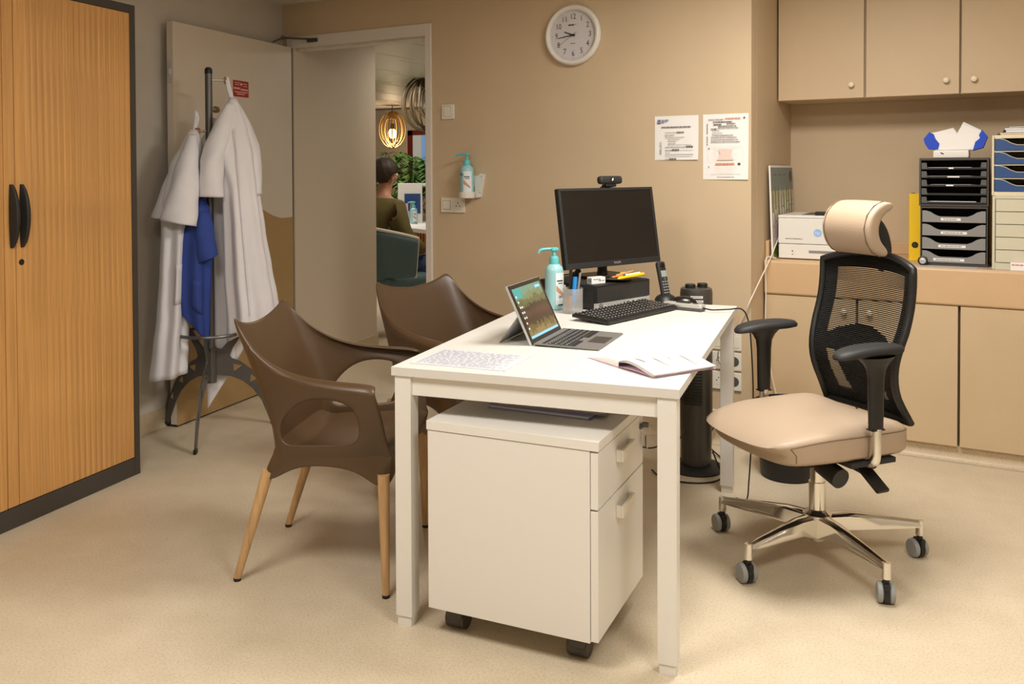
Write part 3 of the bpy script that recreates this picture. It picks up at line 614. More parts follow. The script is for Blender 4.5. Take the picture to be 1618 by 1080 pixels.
# rear white coat
co = thing('lab_coat', 'white coat hanging behind the stand pole with its hem in a point', 'coat', CS, CA, 'white coats on the coat stand')
lv = [(1.56, .03, .02, .02, .08), (1.45, .035, .07, .04, .09), (1.25, .045, .085, .05, .10), (.9, .05, .085, .055, .11), (.6, .055, .085, .055, .11), (.32, .06, .085, .055, .11)]
garment('coat_body', lv, 'cloth_white', co, 21, 5, .2, lambda x: -.21+(x+.02)*1.6 if x > -.02 else -.21-(x+.02)*1.2)
# blue scrub top
co = thing('scrub_top', 'blue scrub top hanging between the white coats on stand', 'clothing', CS, CA)
lv = [(1.17, -.04, .02, .025, -.045), (1.10, -.05, .05, .045, -.055), (.95, -.065, .07, .06, -.06), (.8, -.075, .07, .06, -.06), (.66, -.08, .068, .06, -.055), (.54, -.075, .06, .05, -.05)]
LC = garment('tunic_body', lv, 'cloth_blue', co, 31, 4, .2, lambda x: (-.075-x)*1.2)
sleeve('sleeve', [(-.03, -.08, 1.10, .03, .03, 0), (-.028, -.10, 1.0, .045, .045, 0), (-.02, -.11, .92, .05, .05, .15), (-.014, -.11, .875, .05, .05, .35)], 'cloth_blue', co, 32)
pocket(LC, 4.6, 5.4, .62, .85, 'cloth_blue', co)

# ------------------------------------------------------------------ brown armchairs with wooden legs
def make_chair(label):
    t = thing('armchair', label, 'chair', (0, 0, 0), 0, 'brown visitor chairs by the desk')
    st = [  # r0 .. r6 for the left half, from back centre to the arm front
        [(-.128, 0, .395), (-.135, 0, .430), (-.142, 0, .49), (-.168, 0, .57), (-.203, 0, .655), (-.240, 0, .735), (-.268, 0, .788)],
        [(-.130, .10, .390), (-.133, .10, .430), (-.140, .105, .49), (-.165, .108, .57), (-.200, .110, .655), (-.237, .11, .74), (-.267, .105, .800)],
        [(-.140, .165, .375), (-.128, .165, .43), (-.132, .172, .49), (-.156, .178, .57), (-.192, .180, .655), (-.229, .178, .745), (-.263, .175, .822)],
        [(-.165, .234, .325), (-.120, .212, .435), (-.120, .222, .49), (-.140, .228, .57), (-.175, .228, .655), (-.218, .220, .75), (-.260, .212, .846)],
        [(-.115, .238, .330), (-.095, .232, .405), (-.088, .236, .446), (-.094, .243, .498), (-.122, .252, .63), (-.168, .246, .71), (-.200, .232, .757)],
        [(-.06, .232, .368), (-.05, .234, .412), (-.042, .240, .446), (-.050, .262, .562), (-.066, .270, .632), (-.095, .268, .672), (-.115, .248, .694)],
        [(.01, .233, .380), (.015, .236, .416), (.02, .244, .450), (.01, .278, .600), (.004, .288, .634), (-.01, .284, .655), (-.02, .254, .662)],
        [(.09, .238, .380), (.095, .242, .418), (.10, .250, .454), (.09, .290, .605), (.08, .302, .628), (.075, .296, .648), (.07, .260, .652)],
        [(.165, .250, .368), (.17, .252, .422), (.178, .264, .466), (.168, .292, .585), (.158, .308, .622), (.155, .302, .644), (.155, .262, .648)],
        [(.215, .264, .332), (.21, .247, .435), (.215, .274, .495), (.210, .294, .57), (.205, .308, .618), (.20, .302, .642), (.20, .264, .646)],
        [(.268, .268, .328), (.262, .250, .42), (.256, .272, .495), (.246, .290, .565), (.235, .302, .612), (.226, .297, .634), (.226, .264, .638)]]
    bm = B(); NS, NR = len(st), 7
    hole = {(6, 2), (7, 2), (5, 2), (8, 2)}
    G = {}
    for sg in (1, -1):
        for i in range(NS):
            for r in range(NR):
                if i == 0 and sg == -1: G[(sg, i, r)] = G[(1, i, r)]; continue
                x, y, z = st[i][r]; G[(sg, i, r)] = bm.verts.new((x, y*sg, z))
        for i in range(NS-1):
            for r in range(NR-1):
                if (i, r) in {(4, 2), (5, 2), (6, 2), (7, 2)}: continue
                f = [G[(sg, i, r)], G[(sg, i+1, r)], G[(sg, i+1, r+1)], G[(sg, i, r+1)]]
                bm.faces.new(f if sg == -1 else f[::-1])
    # seat pan between the two r1 rails
    def seat(i):
        x, y, z = st[i][1]; out = [G[(1, i, 1)]]
        for k, s in enumerate((.66, .33, 0, -.33, -.66)):
            dip = (.022 if 4 <= i <= 8 else .012)*(1-s*s); out.append(bm.verts.new((x + (.012*(1-s*s) if i >= 9 else 0), y*s, z-dip)))
        out.append(G[(-1, i, 1)]); return out
    rows = [[G[(1, 3, 1)], G[(1, 2, 1)], G[(1, 1, 1)], G[(1, 0, 1)], G[(-1, 1, 1)], G[(-1, 2, 1)], G[(-1, 3, 1)]]]
    rows += [seat(i) for i in range(4, NS)]
    # rear strip of the skirt closes below
    for a, b in zip(rows, rows[1:]):
        for k in range(6): bm.faces.new((a[k], a[k+1], b[k+1], b[k]))
    # front lip
    fr = rows[-1]; lip = [G[(1, NS-1, 0)]]
    for k, s in enumerate((.66, .33, 0, -.33, -.66)): lip.append(bm.verts.new((.262, .25*s, .375+.012*(1-s*s))))
    lip.append(G[(-1, NS-1, 0)])
    for k in range(6): bm.faces.new((fr[k], fr[k+1], lip[k+1], lip[k]))
    o = obj('shell', bm, 'brown_shell', t); mods(o, .014, 2, 0)
    for sx, sy, fx, fy, zt in ((.242, .258, .25, .268, .372), (.242, -.258, .25, -.268, .372), (-.138, .226, -.248, .215, .358), (-.138, -.226, -.248, -.215, .358)):
        bm = B(); cyl(bm, (fx, fy, .008), (sx, sy, zt), .0115, .0185, 20); l = obj('leg', bm, 'beech', t)
        bm = B(); cyl(bm, (fx, fy, 0), (fx, fy, .010), .0118, .0122, 16); obj('foot_cap', bm, 'black', l)
    return t
c1 = make_chair('brown plastic armchair on wooden legs at the near end of desk'); c1.location = (-1.57, 2.583, 0); c1.rotation_euler.z = math.radians(12.5)
c2 = copy_tree(c1); c2['label'] = 'brown plastic armchair farther along the desk facing the camera'; c2.location = (-1.473, 3.374, 0); c2.rotation_euler.z = math.radians(-22)

# ------------------------------------------------------------------ desk
DX0, DX1, DY0, DY1, DH = -1.172, -.3584, 2.234, 3.687, .74
desk = thing('desk', 'white desk with square legs in the middle of room', 'desk', ((DX0+DX1)/2, (DY0+DY1)/2, 0))
hx, hy = (DX1-DX0)/2, (DY1-DY0)/2
bm = B(); box(bm, (-hx, -hy, DH-.025), (hx, hy, DH), .0015); obj('desktop', bm, 'desk_laminate', desk)
for sx in (-1, 1):
    for sy in (-1, 1):
        a = sorted((sx*(hx-.008), sx*(hx-.058))); b = sorted((sy*(hy-.006), sy*(hy-.056)))
        if sy > 0: b = [b[0]-.03, b[1]-.03]
        bm = B(); box(bm, (a[0], b[0], .028), (a[1], b[1], DH-.025), .002); l = obj('leg', bm, 'white_steel', desk)
        bm = B(); box(bm, (a[0]+.004, b[0]+.004, .0), (a[1]-.004, b[1]-.004, .03), .001); obj('foot', bm, 'white_lam', l)
for sy in (-1, 1):
    b = sorted((sy*(hy-.016), sy*(hy-.041))); bm = B(); box(bm, (-hx+.058, b[0], DH-.08), (hx-.058, b[1], DH-.025), .001); obj('rail', bm, 'white_steel', desk)
for sx in (-1, 1):
    a = sorted((sx*(hx-.09), sx*(hx-.115))); bm = B(); box(bm, (a[0], -hy+.042, DH-.08), (a[1], hy-.042, DH-.025), .001); obj('rail', bm, 'white_steel', desk)
# drawer unit
ped = thing('drawer_unit', 'white two drawer pedestal on casters under the desk end', 'drawer unit', (-1.053, 2.222, 0), math.radians(-4.4))
bm = B(); box(bm, (0, 0, .078), (.475, .416, .575), .001); obj('body', bm, 'white_lam', ped)
bm = B(); box(bm, (-.003, -.003, .5765), (.500, .419, .602), .0015); obj('top', bm, 'white_lam', ped)
for z0, z1 in ((.425, .572), (.083, .420)):
    bm = B(); box(bm, (.4765, .001, z0), (.497, .415, z1), .0015); d = obj('drawer', bm, 'white_lam', ped)
    zc = z1-.05; bm = B()
    box(bm, (.497, .15, zc-.016), (.516, .158, zc+.016), .002); box(bm, (.497, .262, zc-.016), (.516, .27, zc+.016), .002); box(bm, (.510, .15, zc-.016), (.518, .27, zc+.016), .003); obj('handle', bm, 'off_white', d)
bm = B(); cyl(bm, (.496, .385, .54), (.503, .385, .54), .009, None, 16); obj('lock', bm, 'steel_dark', ped)
for x, y in ((.055, .07), (.42, .07), (.055, .35), (.42, .35)):
    bm = B(); box(bm, (x-.012, y-.012, .06), (x+.012, y+.012, .0785)); cyl(bm, (x-.028, y+.006, .030), (x+.028, y+.006, .030), .030, None, 20); box(bm, (x-.026, y-.03, .03), (x+.026, y+.03, .066), .012, 3); obj('caster', bm, 'charcoal', ped)
ky = thing('key_ring', 'small key ring with keys hanging from the pedestal lock', 'keys', (-.523, 2.57, .548), 0)
bm = B(); tube(bm, [(.012+math.cos(2*PI*i/20)*.0, math.cos(2*PI*i/20)*.013, -.02+math.sin(2*PI*i/20)*.013) for i in range(20)], .0012, 5, True); obj('ring', bm, 'silver', ky)
bm = B(); box(bm, (.0, -.006, -.01), (.02, .006, .004), .002); box(bm, (.010, -.006, -.07), (.0125, .006, -.03), .001); obj('key', bm, 'steel_dark', ky)
bm = B(); box(bm, (.014, .004, -.075), (.016, .014, -.034), .001); obj('key', bm, 'silver', ky)
for k, (x, y, rz, m, lab, hh) in enumerate(((-.77, 2.50, -.1, 'folder_blue', 'blue plastic folder under the other on the pedestal', .010), (-.745, 2.51, -.02, 'folder_grey', 'grey document folder lying on a blue folder on the pedestal', .006))):
    z = .6025 + (0 if k == 0 else .0105); f_ = thing('folder', lab, 'folder', (x, y, z), rz)
    bm = B(); box(bm, (-.16, -.12, 0), (.16, .12, .0015)); box(bm, (-.16, -.12, hh-.0015), (.16, .12, hh)); box(bm, (-.16, .118, 0), (.16, .12, hh)); obj('cover', bm, m, f_, 0)
    bm = B(); box(bm, (-.155, -.116, .0016), (.15, .117, hh-.0016)); obj('papers', bm, 'paper' if k == 0 else 'card_tan', f_, 0)

# ------------------------------------------------------------------ things on the desk
ZD = DH + .0005
dc = thing('plastic_sleeve', 'printed sheet in clear plastic sleeve at desk near corner', 'document', (-.99, 2.394, ZD), math.radians(-2))
bm = B(); box(bm, (-.148, -.108, 0), (.148, .108, .001)); obj('sheet', bm, 'sleeve_doc', dc, 0)
bm = B()
for k in range(17): lines(bm, -.135, .11+.02*math.sin(k*2.1), -.09+k*.0112, .0035, 0, 40+k, .3, .014)
bm.transform(Matrix(((1, 0, 0, 0), (0, 0, 1, 0), (0, -1, 0, .0015), (0, 0, 0, 1)))); obj('print', bm, 'faint_ink', dc, 0)
nb = thing('diary', 'open diary with white pages overhanging the right desk edge', 'notebook', (-.56, 2.43, ZD), math.radians(-40))
bm = B()
def page(i, j): # left block
    x = -.148+.148*i/10; return V(x, .217*j, .002+.016*math.sin(min(1, (i/10))*PI*.62)**1.2)
grid(bm, page, 11, 2)
G2 = grid(bm, lambda i, j: V(-.148+.148*i/10, .217*j, .001), 11, 2, flip=True)
for j in (0, 1):
    for i in range(10): bm.faces.new([bm.verts.new(p) for p in (page(i, j), page(i+1, j), V(-.148+.0148*(i+1), .217*j, .001), V(-.148+.0148*i, .217*j, .001))])
bm.faces.new([bm.verts.new(p) for p in (page(0, 0), page(0, 1), V(-.148, .217, .001), V(-.148, 0, .001))]); obj('left_pages', bm, 'paper', nb, 0)
bm = B()
def rp(i, j, o): x = .158*i/12; return V(x, .217*j, .006 + .024*math.sin(min(1, .2+i/12*.8)*PI)*(1-.55*i/12) + .004*(i/12) + o)
for k in range(4): grid(bm, lambda i, j: rp(i, j, -.0022*k)+V(-.003*k*(i/12), 0, 0), 13, 2)
mods(obj('right_pages', bm, 'paper', nb, 60), .0008)
bm = B(); box(bm, (-.15, -.002, -.0), (.0, .219, .0012)); grid(bm, lambda i, j: V(.155*i/6, -.002+.221*j, .0012+.003*math.sin(PI*i/6)), 7, 2); obj('cover', bm, 'pinkish', nb, 0)
bm = B()
for k, (a, b) in enumerate(((.03, .08), (.05, .13), (.04, .09), (.06, .14))):
    zz = lambda x: rp(int(x/.158*12), 0, 0).z+.002
    y = .03+k*.045; bm.faces.new([bm.verts.new(p) for p in ((a, y, zz(a)+.001), (b, y, zz(b)+.001), (b, y+.004, zz(b)+.001), (a, y+.004, zz(a)+.001))])
obj('handwriting', bm, 'ink_grey', nb, 0)
# tablet computer with keyboard cover
tb = thing('tablet_computer', 'tablet computer on a kickstand with grey keyboard cover', 'computer', (-.881, 2.785, ZD), math.radians(88))
TT = T(0, 0, .002) @ RX(-math.radians(25))   # leans back (local +y)
bm = B(); box(bm, (-.146, 0, 0), (.146, .0085, .201), .002, 2, TT); obj('tablet_body', bm, 'silver', tb)
bm = B(); box(bm, (-.1445, -.0008, .0015), (.1445, .0004, .1995), 0, 1, TT); obj('bezel', bm, 'black_gloss', tb, 0)
bm = B(); quad(bm, -.128, .128, .0165, .186, 0); bmesh.ops.subdivide_edges(bm, edges=bm.edges[:], cuts=1)
sc_ = obj('screen', bm, 'tablet_picture', tb, 0); sc_.matrix_local = TT @ T(0, -.0012, 0)
bm = B(); quad(bm, -.128, .128, .0165, .0245, -.0004); obj('taskbar', bm, 'screen_blue', sc_, 0)
bm = B()
for r_ in range(7): quad(bm, -.119, -.111, .155-.018*r_, .161-.018*r_, -.0004)
for r_ in range(2, 5): quad(bm, -.103, -.096, .155-.018*r_, .161-.018*r_, -.0004)
obj('icons', bm, 'screen_white', sc_, 0)
bm = B(); quad(bm, .07, .115, .168, .177, -.0004); obj('notice', bm, 'screen_blue', sc_, 0)
bm = B(); quad(bm, -.126, -.06, .15, .185, -.0003); obj('sky_patch', bm, 'screen_teal', sc_, 0)
kz = .098; ky_ = .046; 
bm = B(); pA = TT @ V(0, .009, kz)
bm2 = [(-.14, pA.y, pA.z), (.14, pA.y, pA.z), (.14, .112, .001), (-.14, .112, .001)]
bm.faces.new([bm.verts.new(p) for p in bm2]); mods(obj('kickstand', bm, 'mid_grey', tb, 0), .003)
KT = T(0, -.004, .004) @ RX(math.radians(1.0))
bm = B(); box(bm, (-.147, -.214, 0), (.147, 0, .0048), .002, 2, KT); obj('keyboard_cover', bm, 'deck_grey', tb)
bm = B()
for r_ in range(6):
    nk = 14 if r_ < 5 else 9
    for k in range(nk):
        x0 = -.137+k*.274/nk
        if r_ == 5 and k in (3, 4): continue
        box(bm, (x0+.001, -.026-r_*.0185-(.010 if r_ == 0 else .0155), .0048), (x0+.274/nk-.001, -.026-r_*.0185, .0062), 0, 1, KT)
tag(obj('keys', bm, 'key_black', tb, 0), kind='stuff')
bm = B()
rnd = random.Random(3)
for r_ in range(1, 5):
    for k in range(14):
        x0 = -.137+k*.274/14+.006; quad_ = [(x0, -.034-r_*.0185), (x0+.006, -.034-r_*.0185), (x0+.006, -.030-r_*.0185), (x0, -.030-r_*.0185)]
        bm.faces.new([bm.verts.new(KT @ V(x, y, .0065)) for x, y in quad_])
tag(obj('key_legends', bm, 'legend', tb, 0), kind='stuff')
bm = B(); box(bm, (-.052, -.205, .0048), (.052, -.148, .0052), 0, 1, KT); obj('touchpad', bm, 'charcoal', tb, 0)
# mini computer, monitor, keyboard
pc = thing('desktop_computer', 'black small form desktop computer lying flat under the monitor', 'computer', (-.800, 3.527, ZD), math.radians(62.7))
bm = B(); box(bm, (-.169, 0, .006), (.169, .30, .100), .003); obj('case', bm, 'black_soft', pc)
bm = B(); box(bm, (-.168, -.012, .030), (.168, .001, .099), .004); g_ = obj('grille', bm, 'black', pc)
bm = B()
for i in range(56):
    for j in range(10):
        x = -.16+i*.0058+(.0029 if j % 2 else 0); z = .035+j*.0058; bm.faces.new([bm.verts.new((x+dx*.0016, -.0125, z+dz*.0016)) for dx, dz in ((-1, 0), (0, -1), (1, 0), (0, 1))])
tag(obj('perforation', bm, 'deck_grey', g_, 0), kind='stuff')
bm = B(); box(bm, (-.168, -.012, .004), (.168, .001, .0285), .002); fp = obj('front_panel', bm, 'silver', pc)
bm = B()
for x, w_ in ((.0, .005), (.02, .014), (.05, .014), (.085, .014), (.108, .014), (.135, .006)): quad(bm, x, x+w_, .012, .020, -.0126)
obj('ports', bm, 'black', fp, 0)
bm = B(); lathe(bm, [(.0085, 0), (.0105, 0), (.0105, .0004), (.0085, .0004)], 20, T(-.14, -.0122, .0165) @ RX(PI/2)); obj('logo_ring', bm, 'black', fp, 0)
text('logo', 'hp', .014, 'black', fp, T(-.14, -.0128, .0165), 'CENTER')
for x in (-.15, .15):
    bm = B(); box(bm, (x-.012, .02, 0), (x+.012, .28, .0065)); obj('foot', bm, 'black', pc)
ZP = ZD + .1005
mo = thing('monitor', 'black computer monitor tilted back above the desktop computer', 'monitor', (-.918, 3.678, ZP), math.radians(57.5))
bm = B(); box(bm, (-.11, -.075, 0), (.11, .085, .010), .004); obj('base', bm, 'black', mo)
bm = B(); lathe(bm, [(0, .008), (.024, .008), (.021, .03), (.021, .25), (0, .25)], 20); obj('column', bm, 'black', mo)
MT = T(0, -.078, .052) @ RX(-math.radians(9))
bm = B(); box(bm, (-.274, 0, 0), (.274, .022, .33), .004, 2, MT); box(bm, (-.17, .02, .05), (.17, .045, .27), .012, 2, MT); obj('housing', bm, 'black', mo)
bm = B(); box(bm, (-.274, -.004, 0), (.274, .001, .024), .002, 2, MT); box(bm, (-.274, -.004, .318), (.274, .001, .33), .002, 2, MT); box(bm, (-.274, -.004, .024), (-.260, .001, .318), .002, 2, MT); box(bm, (.260, -.004, .024), (.274, .001, .318), .002, 2, MT); bz = obj('bezel', bm, 'black_soft', mo)
bm = B(); box(bm, (-.26, -.001, .024), (.26, .0005, .318), 0, 1, MT); obj('screen', bm, 'screen_off', mo, 0)
text('brand_mark', 'PHILIPS', .0125, 'silver', bz, MT @ T(.012, -.0046, .0125), 'CENTER')
wc = thing('webcam', 'black webcam clipped on top of the monitor', 'webcam', mo.location, mo.rotation_euler.z)
WT = MT @ T(.02, 0, .333)
bm = B(); box(bm, (-.065, -.02, .012), (.065, .012, .046), .012, 3, WT); obj('webcam_body', bm, 'black_soft', wc)
bm = B(); box(bm, (-.03, -.012, -.0), (.03, .02, .013), .004, 2, WT); box(bm, (-.03, .025, -.06), (.03, .032, .005), .003, 2, WT); obj('clip', bm, 'black', wc)
bm = B(); cyl(bm, WT @ V(0, -.0205, .029), WT @ V(0, -.022, .029), .009, None, 18); ln = obj('lens', bm, 'black_gloss', wc)
bm = B(); b_ = bmesh.new(); lathe(b_, [(0, 0), (.006, 0), (.006, .001), (0, .001)], 14); merge(bm, b_, WT @ T(.0, -.0222, .029) @ RY(.5) @ Matrix.Diagonal((.6, 1, 1.2, 1)) @ RX(PI/2)); obj('lens_glint_ring', bm, 'white_lam', ln)
kb = thing('keyboard', 'black wired keyboard in front of the desktop computer', 'keyboard', (-.735, 3.315, ZD), math.radians(68.3))
KM = RX(math.radians(3.5))
bm = B(); box(bm, (-.232, -.083, .003), (.232, .083, .016), .004, 2, T(0, 0, .005) @ KM); obj('keyboard_body', bm, 'black', kb)
bm = B()
KN = T(0, 0, .005) @ KM
for r_ in range(6):
    for k in range(22):
        x0 = -.226+k*.0206 + (.004 if k > 14 else 0) + (.004 if k > 17 else 0)
        if r_ == 0 and k in (1,): continue
        y1 = .074-r_*.025; box(bm, (x0+.0012, y1-.0225, .016), (x0+.0192, y1, .0205), .0, 1, KN)
tag(obj('keys', bm, 'key_black', kb, 0), kind='stuff')
bm = B()
for r_ in range(6):
    for k in range(22):
        x0 = -.226+k*.0206 + (.004 if k > 14 else 0) + (.004 if k > 17 else 0); y1 = .074-r_*.025
        bm.faces.new([bm.verts.new(KN @ V(x, y, .0208)) for x, y in ((x0+.004, y1-.011), (x0+.010, y1-.011), (x0+.010, y1-.006), (x0+.004, y1-.006))])
tag(obj('key_legends', bm, 'legend', kb, 0), kind='stuff')
bm = B(); tube(bm, spline([(-.14, .08, .012), (-.15, .105, .006), (-.10, .118, .005), (.0, .112, .006)], 6), .0025, 6); obj('cable', bm, 'black', kb)
# bottle, cup and pens
t_, r_, h_, aa = pump_bottle('sanitizer_bottle', (-1.039, 3.375, ZD), math.radians(35), 'tall aqua pump bottle of hand gel on the desk', .180, .037)
wrap_text('ani', .02, r_, (aa[0]+aa[1])/2, h_*.3, t_)
cp = thing('pen_cup', 'frosted plastic pen cup beside the aqua bottle', 'cup', (-.943, 3.307, ZD))
bm = B(); lathe(bm, [(0, .0), (.036, 0), (.039, .003), (.039, .096), (.0368, .096), (.0368, .012), (0, .012)], 32); obj('cup', bm, 'frost', cp)
def pen(name, label, loc, d, L, r, m, tip='black', cat='pen', group='pens in the frosted cup'):
    t = thing(name, label, cat, loc, 0, group); d = V(*d).normalized()
    bm = B(); cyl(bm, d*.012, d*L, r, r*.95, 10); obj('barrel', bm, m, t)
    bm = B(); cyl(bm, V(0, 0, 0), d*.012, r*.25, r, 10); obj('tip', bm, tip, t)
    return t
pen('marker_pen', 'bright blue marker pen standing in the cup', (-.945, 3.312, ZD+.014), (.05, .12, 1), .125, .009, 'pen_blue', 'silver')
pen('marker_pen', 'black capped pen standing tallest in the cup', (-.958, 3.325, ZD+.014), (.0, .05, 1), .15, .007, 'black')
pen('marker_pen', 'slim grey pen leaning right in the cup', (-.935, 3.322, ZD+.014), (.1, .1, 1), .14, .005, 'mid_grey')
pen('pencil', 'orange pencil stub in the bottom of the cup', (-.955, 3.295, ZD+.014), (.15, -.1, 1), .05, .006, 'pencil_orange', 'card_tan', 'pencil')
pen('pencil', 'clear paper clip bundle at cup left side', (-.962, 3.297, ZD+.014), (-.1, -.05, 1), .095, .004, 'silver', 'silver', 'pencil')
# on top of the computer
def PCP(x, y, z): a = math.radians(62.7); return (-.800+math.cos(a)*x-math.sin(a)*y, 3.527+math.sin(a)*x+math.cos(a)*y, z)
wb = thing('small_box', 'small white carton with barcode on the desktop computer', 'box', PCP(-.115, .035, ZP), math.radians(52))
bm = B(); box(bm, (-.034, -.016, 0), (.034, .016, .026), .001); obj('carton', bm, 'paper', wb)
bm = B()
for k in range(8): 
    y = -.011+k*.0028; bm.faces.new([bm.verts.new(p) for p in ((-.0343, y, .005), (-.0343, y+.0016, .005), (-.0343, y+.0016, .021), (-.0343, y, .021))])
lines(bm, -.026, .01, .018, .003, -.0163, 3); lines(bm, -.0, .028, .012, .003, -.0163, 5); obj('print', bm, 'ink', wb, 0)
dsh = thing('dish', 'shallow dark dish of pens on the desktop computer', 'dish', PCP(.015, .048, ZP))
bm = B(); lathe(bm, [(0, 0), (.055, 0), (.075, .010), (.073, .011), (.053, .003), (0, .003)], 32); obj('bowl', bm, 'black_gloss', dsh)
for k, (x, y, a, L, m, lab) in enumerate(((.0, .05, 1.0, .15, 'yellow', 'yellow highlighter lying in the dark dish'), (-.015, .08, .85, .16, 'pencil_orange', 'orange pencil lying across the dark dish'), (.02, .085, 1.2, .14, 'card_tan', 'brown pencil lying across the dark dish'), (.045, .06, .9, .09, 'paper', 'white pen lying in the dark dish'))):
    p = PCP(x-.02, y-.045, ZP+.0125+.003*k); pen('pen', lab, p, (math.cos(a), math.sin(a), .06), L, (.007, .0045, .0045, .004)[k], m, 'yellow' if k == 0 else 'black', 'pen', 'pens in the dark dish')
pt = thing('sticky_notes', 'yellow and green sticky notes at right of the dish', 'notes', PCP(.10, .06, ZP+.012), 1.2)
bm = B(); box(bm, (-.02, -.02, 0), (.02, .02, .008), .001, 1, RX(.25)); obj('yellow_pad', bm, 'yellow', pt); bm = B(); box(bm, (-.045, -.02, 0), (-.022, .02, .004), .001, 1, RX(.2)); obj('green_pad', bm, 'aqua', pt)
# cordless phone
ph = thing('cordless_phone', 'black cordless phone standing in its charging cradle', 'phone', (-.655, 3.715, ZD), math.radians(58))
bm = B(); lathe(bm, [(0, 0), (.043, 0), (.046, .008), (.038, .022), (.02, .032), (0, .033)], 28, Matrix.Diagonal((1.05, .95, 1, 1))); obj('cradle', bm, 'black', ph)
HT = T(0, -.004, .018) @ RX(-math.radians(14))
bm = B(); box(bm, (-.0235, -.011, 0), (.0235, .011, .152), .010, 3, HT); hs = obj('handset', bm, 'black_soft', ph)
bm = B(); box(bm, (-.016, -.0122, .085), (.016, -.0105, .112), .001, 1, HT); obj('display', bm, 'lcd', hs)
bm = B(); lathe(bm, [(0, 0), (.012, 0), (.011, .0012), (0, .0006)], 20, HT @ T(0, -.011, .134) @ RX(PI/2)); obj('earpiece', bm, 'black_gloss', hs)
bm = B()
for rr in range(5):
    for c_ in (-1, 0, 1): box(bm, (c_*.0135-.0045, -.0125, .016+rr*.0115), (c_*.0135+.0045, -.011, .022+rr*.0115), .0, 1, HT)
obj('buttons', bm, 'mid_grey', hs, 0)
bm = B(); lathe(bm, [(0, 0), (.008, 0), (.008, .0015), (0, .0018)], 16, HT @ T(0, -.011, .0765) @ RX(PI/2)); obj('navigation_key', bm, 'dark_grey', hs)
# dictation microphone and mouse
dm = thing('dictation_microphone', 'silver and black dictation microphone lying by the mouse', 'microphone', (-.548, 3.520, ZD), math.radians(-17))
bm = B(); box(bm, (-.085, -.022, .010), (.085, .022, .028), .008, 3); obj('handle_top', bm, 'silver', dm)
bm = B(); box(bm, (-.083, -.021, 0), (.085, .021, .014), .006, 3); obj('handle_underside', bm, 'dark_grey', dm)
bm = B(); box(bm, (-.03, -.012, .027), (.03, .012, .031), .002); box(bm, (.04, -.008, .027), (.06, .008, .03), .001); obj('buttons', bm, 'black', dm)
bm = B(); tube(bm, spline([(.084, 0, .014), (.12, .0, .010), (.17, .035, .012), (.215, .065, .012), (.238, .075, -.04), (.245, .085, -.15), (.25, .09, -.32), (.245, .085, -.5), (.235, .085, -.66), (.225, .085, -.733), (.18, .09, -.737)], 8), .0028, 8); obj('cable', bm, 'black', dm)
mu = thing('mouse', 'black computer mouse behind the dictation microphone', 'mouse', (-.565, 3.615, ZD), math.radians(8))
bm = B(); b_ = bmesh.new(); bmesh.ops.create_uvsphere(b_, u_segments=24, v_segments=14, radius=1)
for v in b_.verts: v.co = V(v.co.x*.058, v.co.y*.034, v.co.z**.8*.041 if v.co.z > 0 else 0)
merge(bm, b_); obj('mouse_body', bm, 'black_gloss', mu)
bm = B(); cyl(bm, (-.034, -.004, .024), (-.034, .004, .024), .008, None, 14); obj('scroll_wheel', bm, 'dark_grey', mu)
mc = thing('monitor_cable', 'black cable with adaptor hanging below the monitor', 'cable', (-.985, 3.585, ZP), math.radians(57.5))
bm = B(); tube(bm, spline([(-.11, .03, .02), (-.06, .02, .018), (-.02, .01, .03), (.0, .0, .05)], 5), .003, 6); box(bm, (-.02, -.01, .025), (.02, .01, .045), .006, 2, RY(-.8)); obj('cable', bm, 'black', mc)

# ------------------------------------------------------------------ office chair
oc = thing('office_chair', 'beige office chair with black mesh back and headrest', 'chair', (-.041, 3.106, 0), math.radians(-138))
# five spokes and casters
for ang in (12, 84, 156, 228, 300):
    a = math.radians(ang); d = V(math.cos(a), math.sin(a), 0); n = V(-d.y, d.x, 0); bm = B()
    secs = [(.030, .030, .075, .150), (.10, .024, .100, .152), (.2, .019, .102, .142), (.29, .015, .104, .132), (.338, .013, .106, .126)]
    R_ = []
    for r, hw, zb, zt in secs:
        R_.append([bm.verts.new(d*r+n*x+V(0, 0, z)) for x, z in ((-hw, zb), (hw, zb), (hw*.9, zt-.008), (hw*.35, zt), (-hw*.35, zt), (-hw*.9, zt-.008))])
    for A, Bq in zip(R_, R_[1:]):
        for i in range(6): bm.faces.new((A[i], A[(i+1) % 6], Bq[(i+1) % 6], Bq[i]))
    bm.faces.new(R_[0]); bm.faces.new(R_[-1][::-1])
    cyl(bm, d*.338+V(0, 0, .078), d*.338+V(0, 0, .126), .0135, .0125, 16); sp = obj('base_spoke', bm, 'chrome', oc, 50)
    ca = math.radians(158 + 14*math.sin(ang*1.7)); ax = V(math.cos(ca), math.sin(ca), 0); fwd = V(-ax.y, ax.x, 0); c0 = d*.338 + fwd*.012
    bm = B(); cyl(bm, d*.338+V(0, 0, .058), d*.338+V(0, 0, .082), .009, None, 12); cyl(bm, c0-ax*.0075+V(0, 0, .031), c0+ax*.0075+V(0, 0, .031), .0315, None, 20); box(bm, (-.009, -.02, .045), (.009, .024, .066), .005, 2, T(*(d*.338)) @ RZ(ca)); obj('caster', bm, 'black', oc)
    cs_ = C.objects[-1] if False else None
    for sg in (-1, 1):
        bm = B(); b_ = bmesh.new(); lathe(b_, [(0, 0), (.018, 0), (.026, .0), (.0305, .004), (.0305, .012), (.027, .017), (.016, .018), (.0, .016)], 24); q = (ax*sg).to_track_quat('Z', 'Y').to_matrix().to_4x4()
        merge(bm, b_, T(*(c0+ax*sg*.0075+V(0, 0, .0308))) @ q); obj('caster_wheel', bm, 'caster_grey', oc)
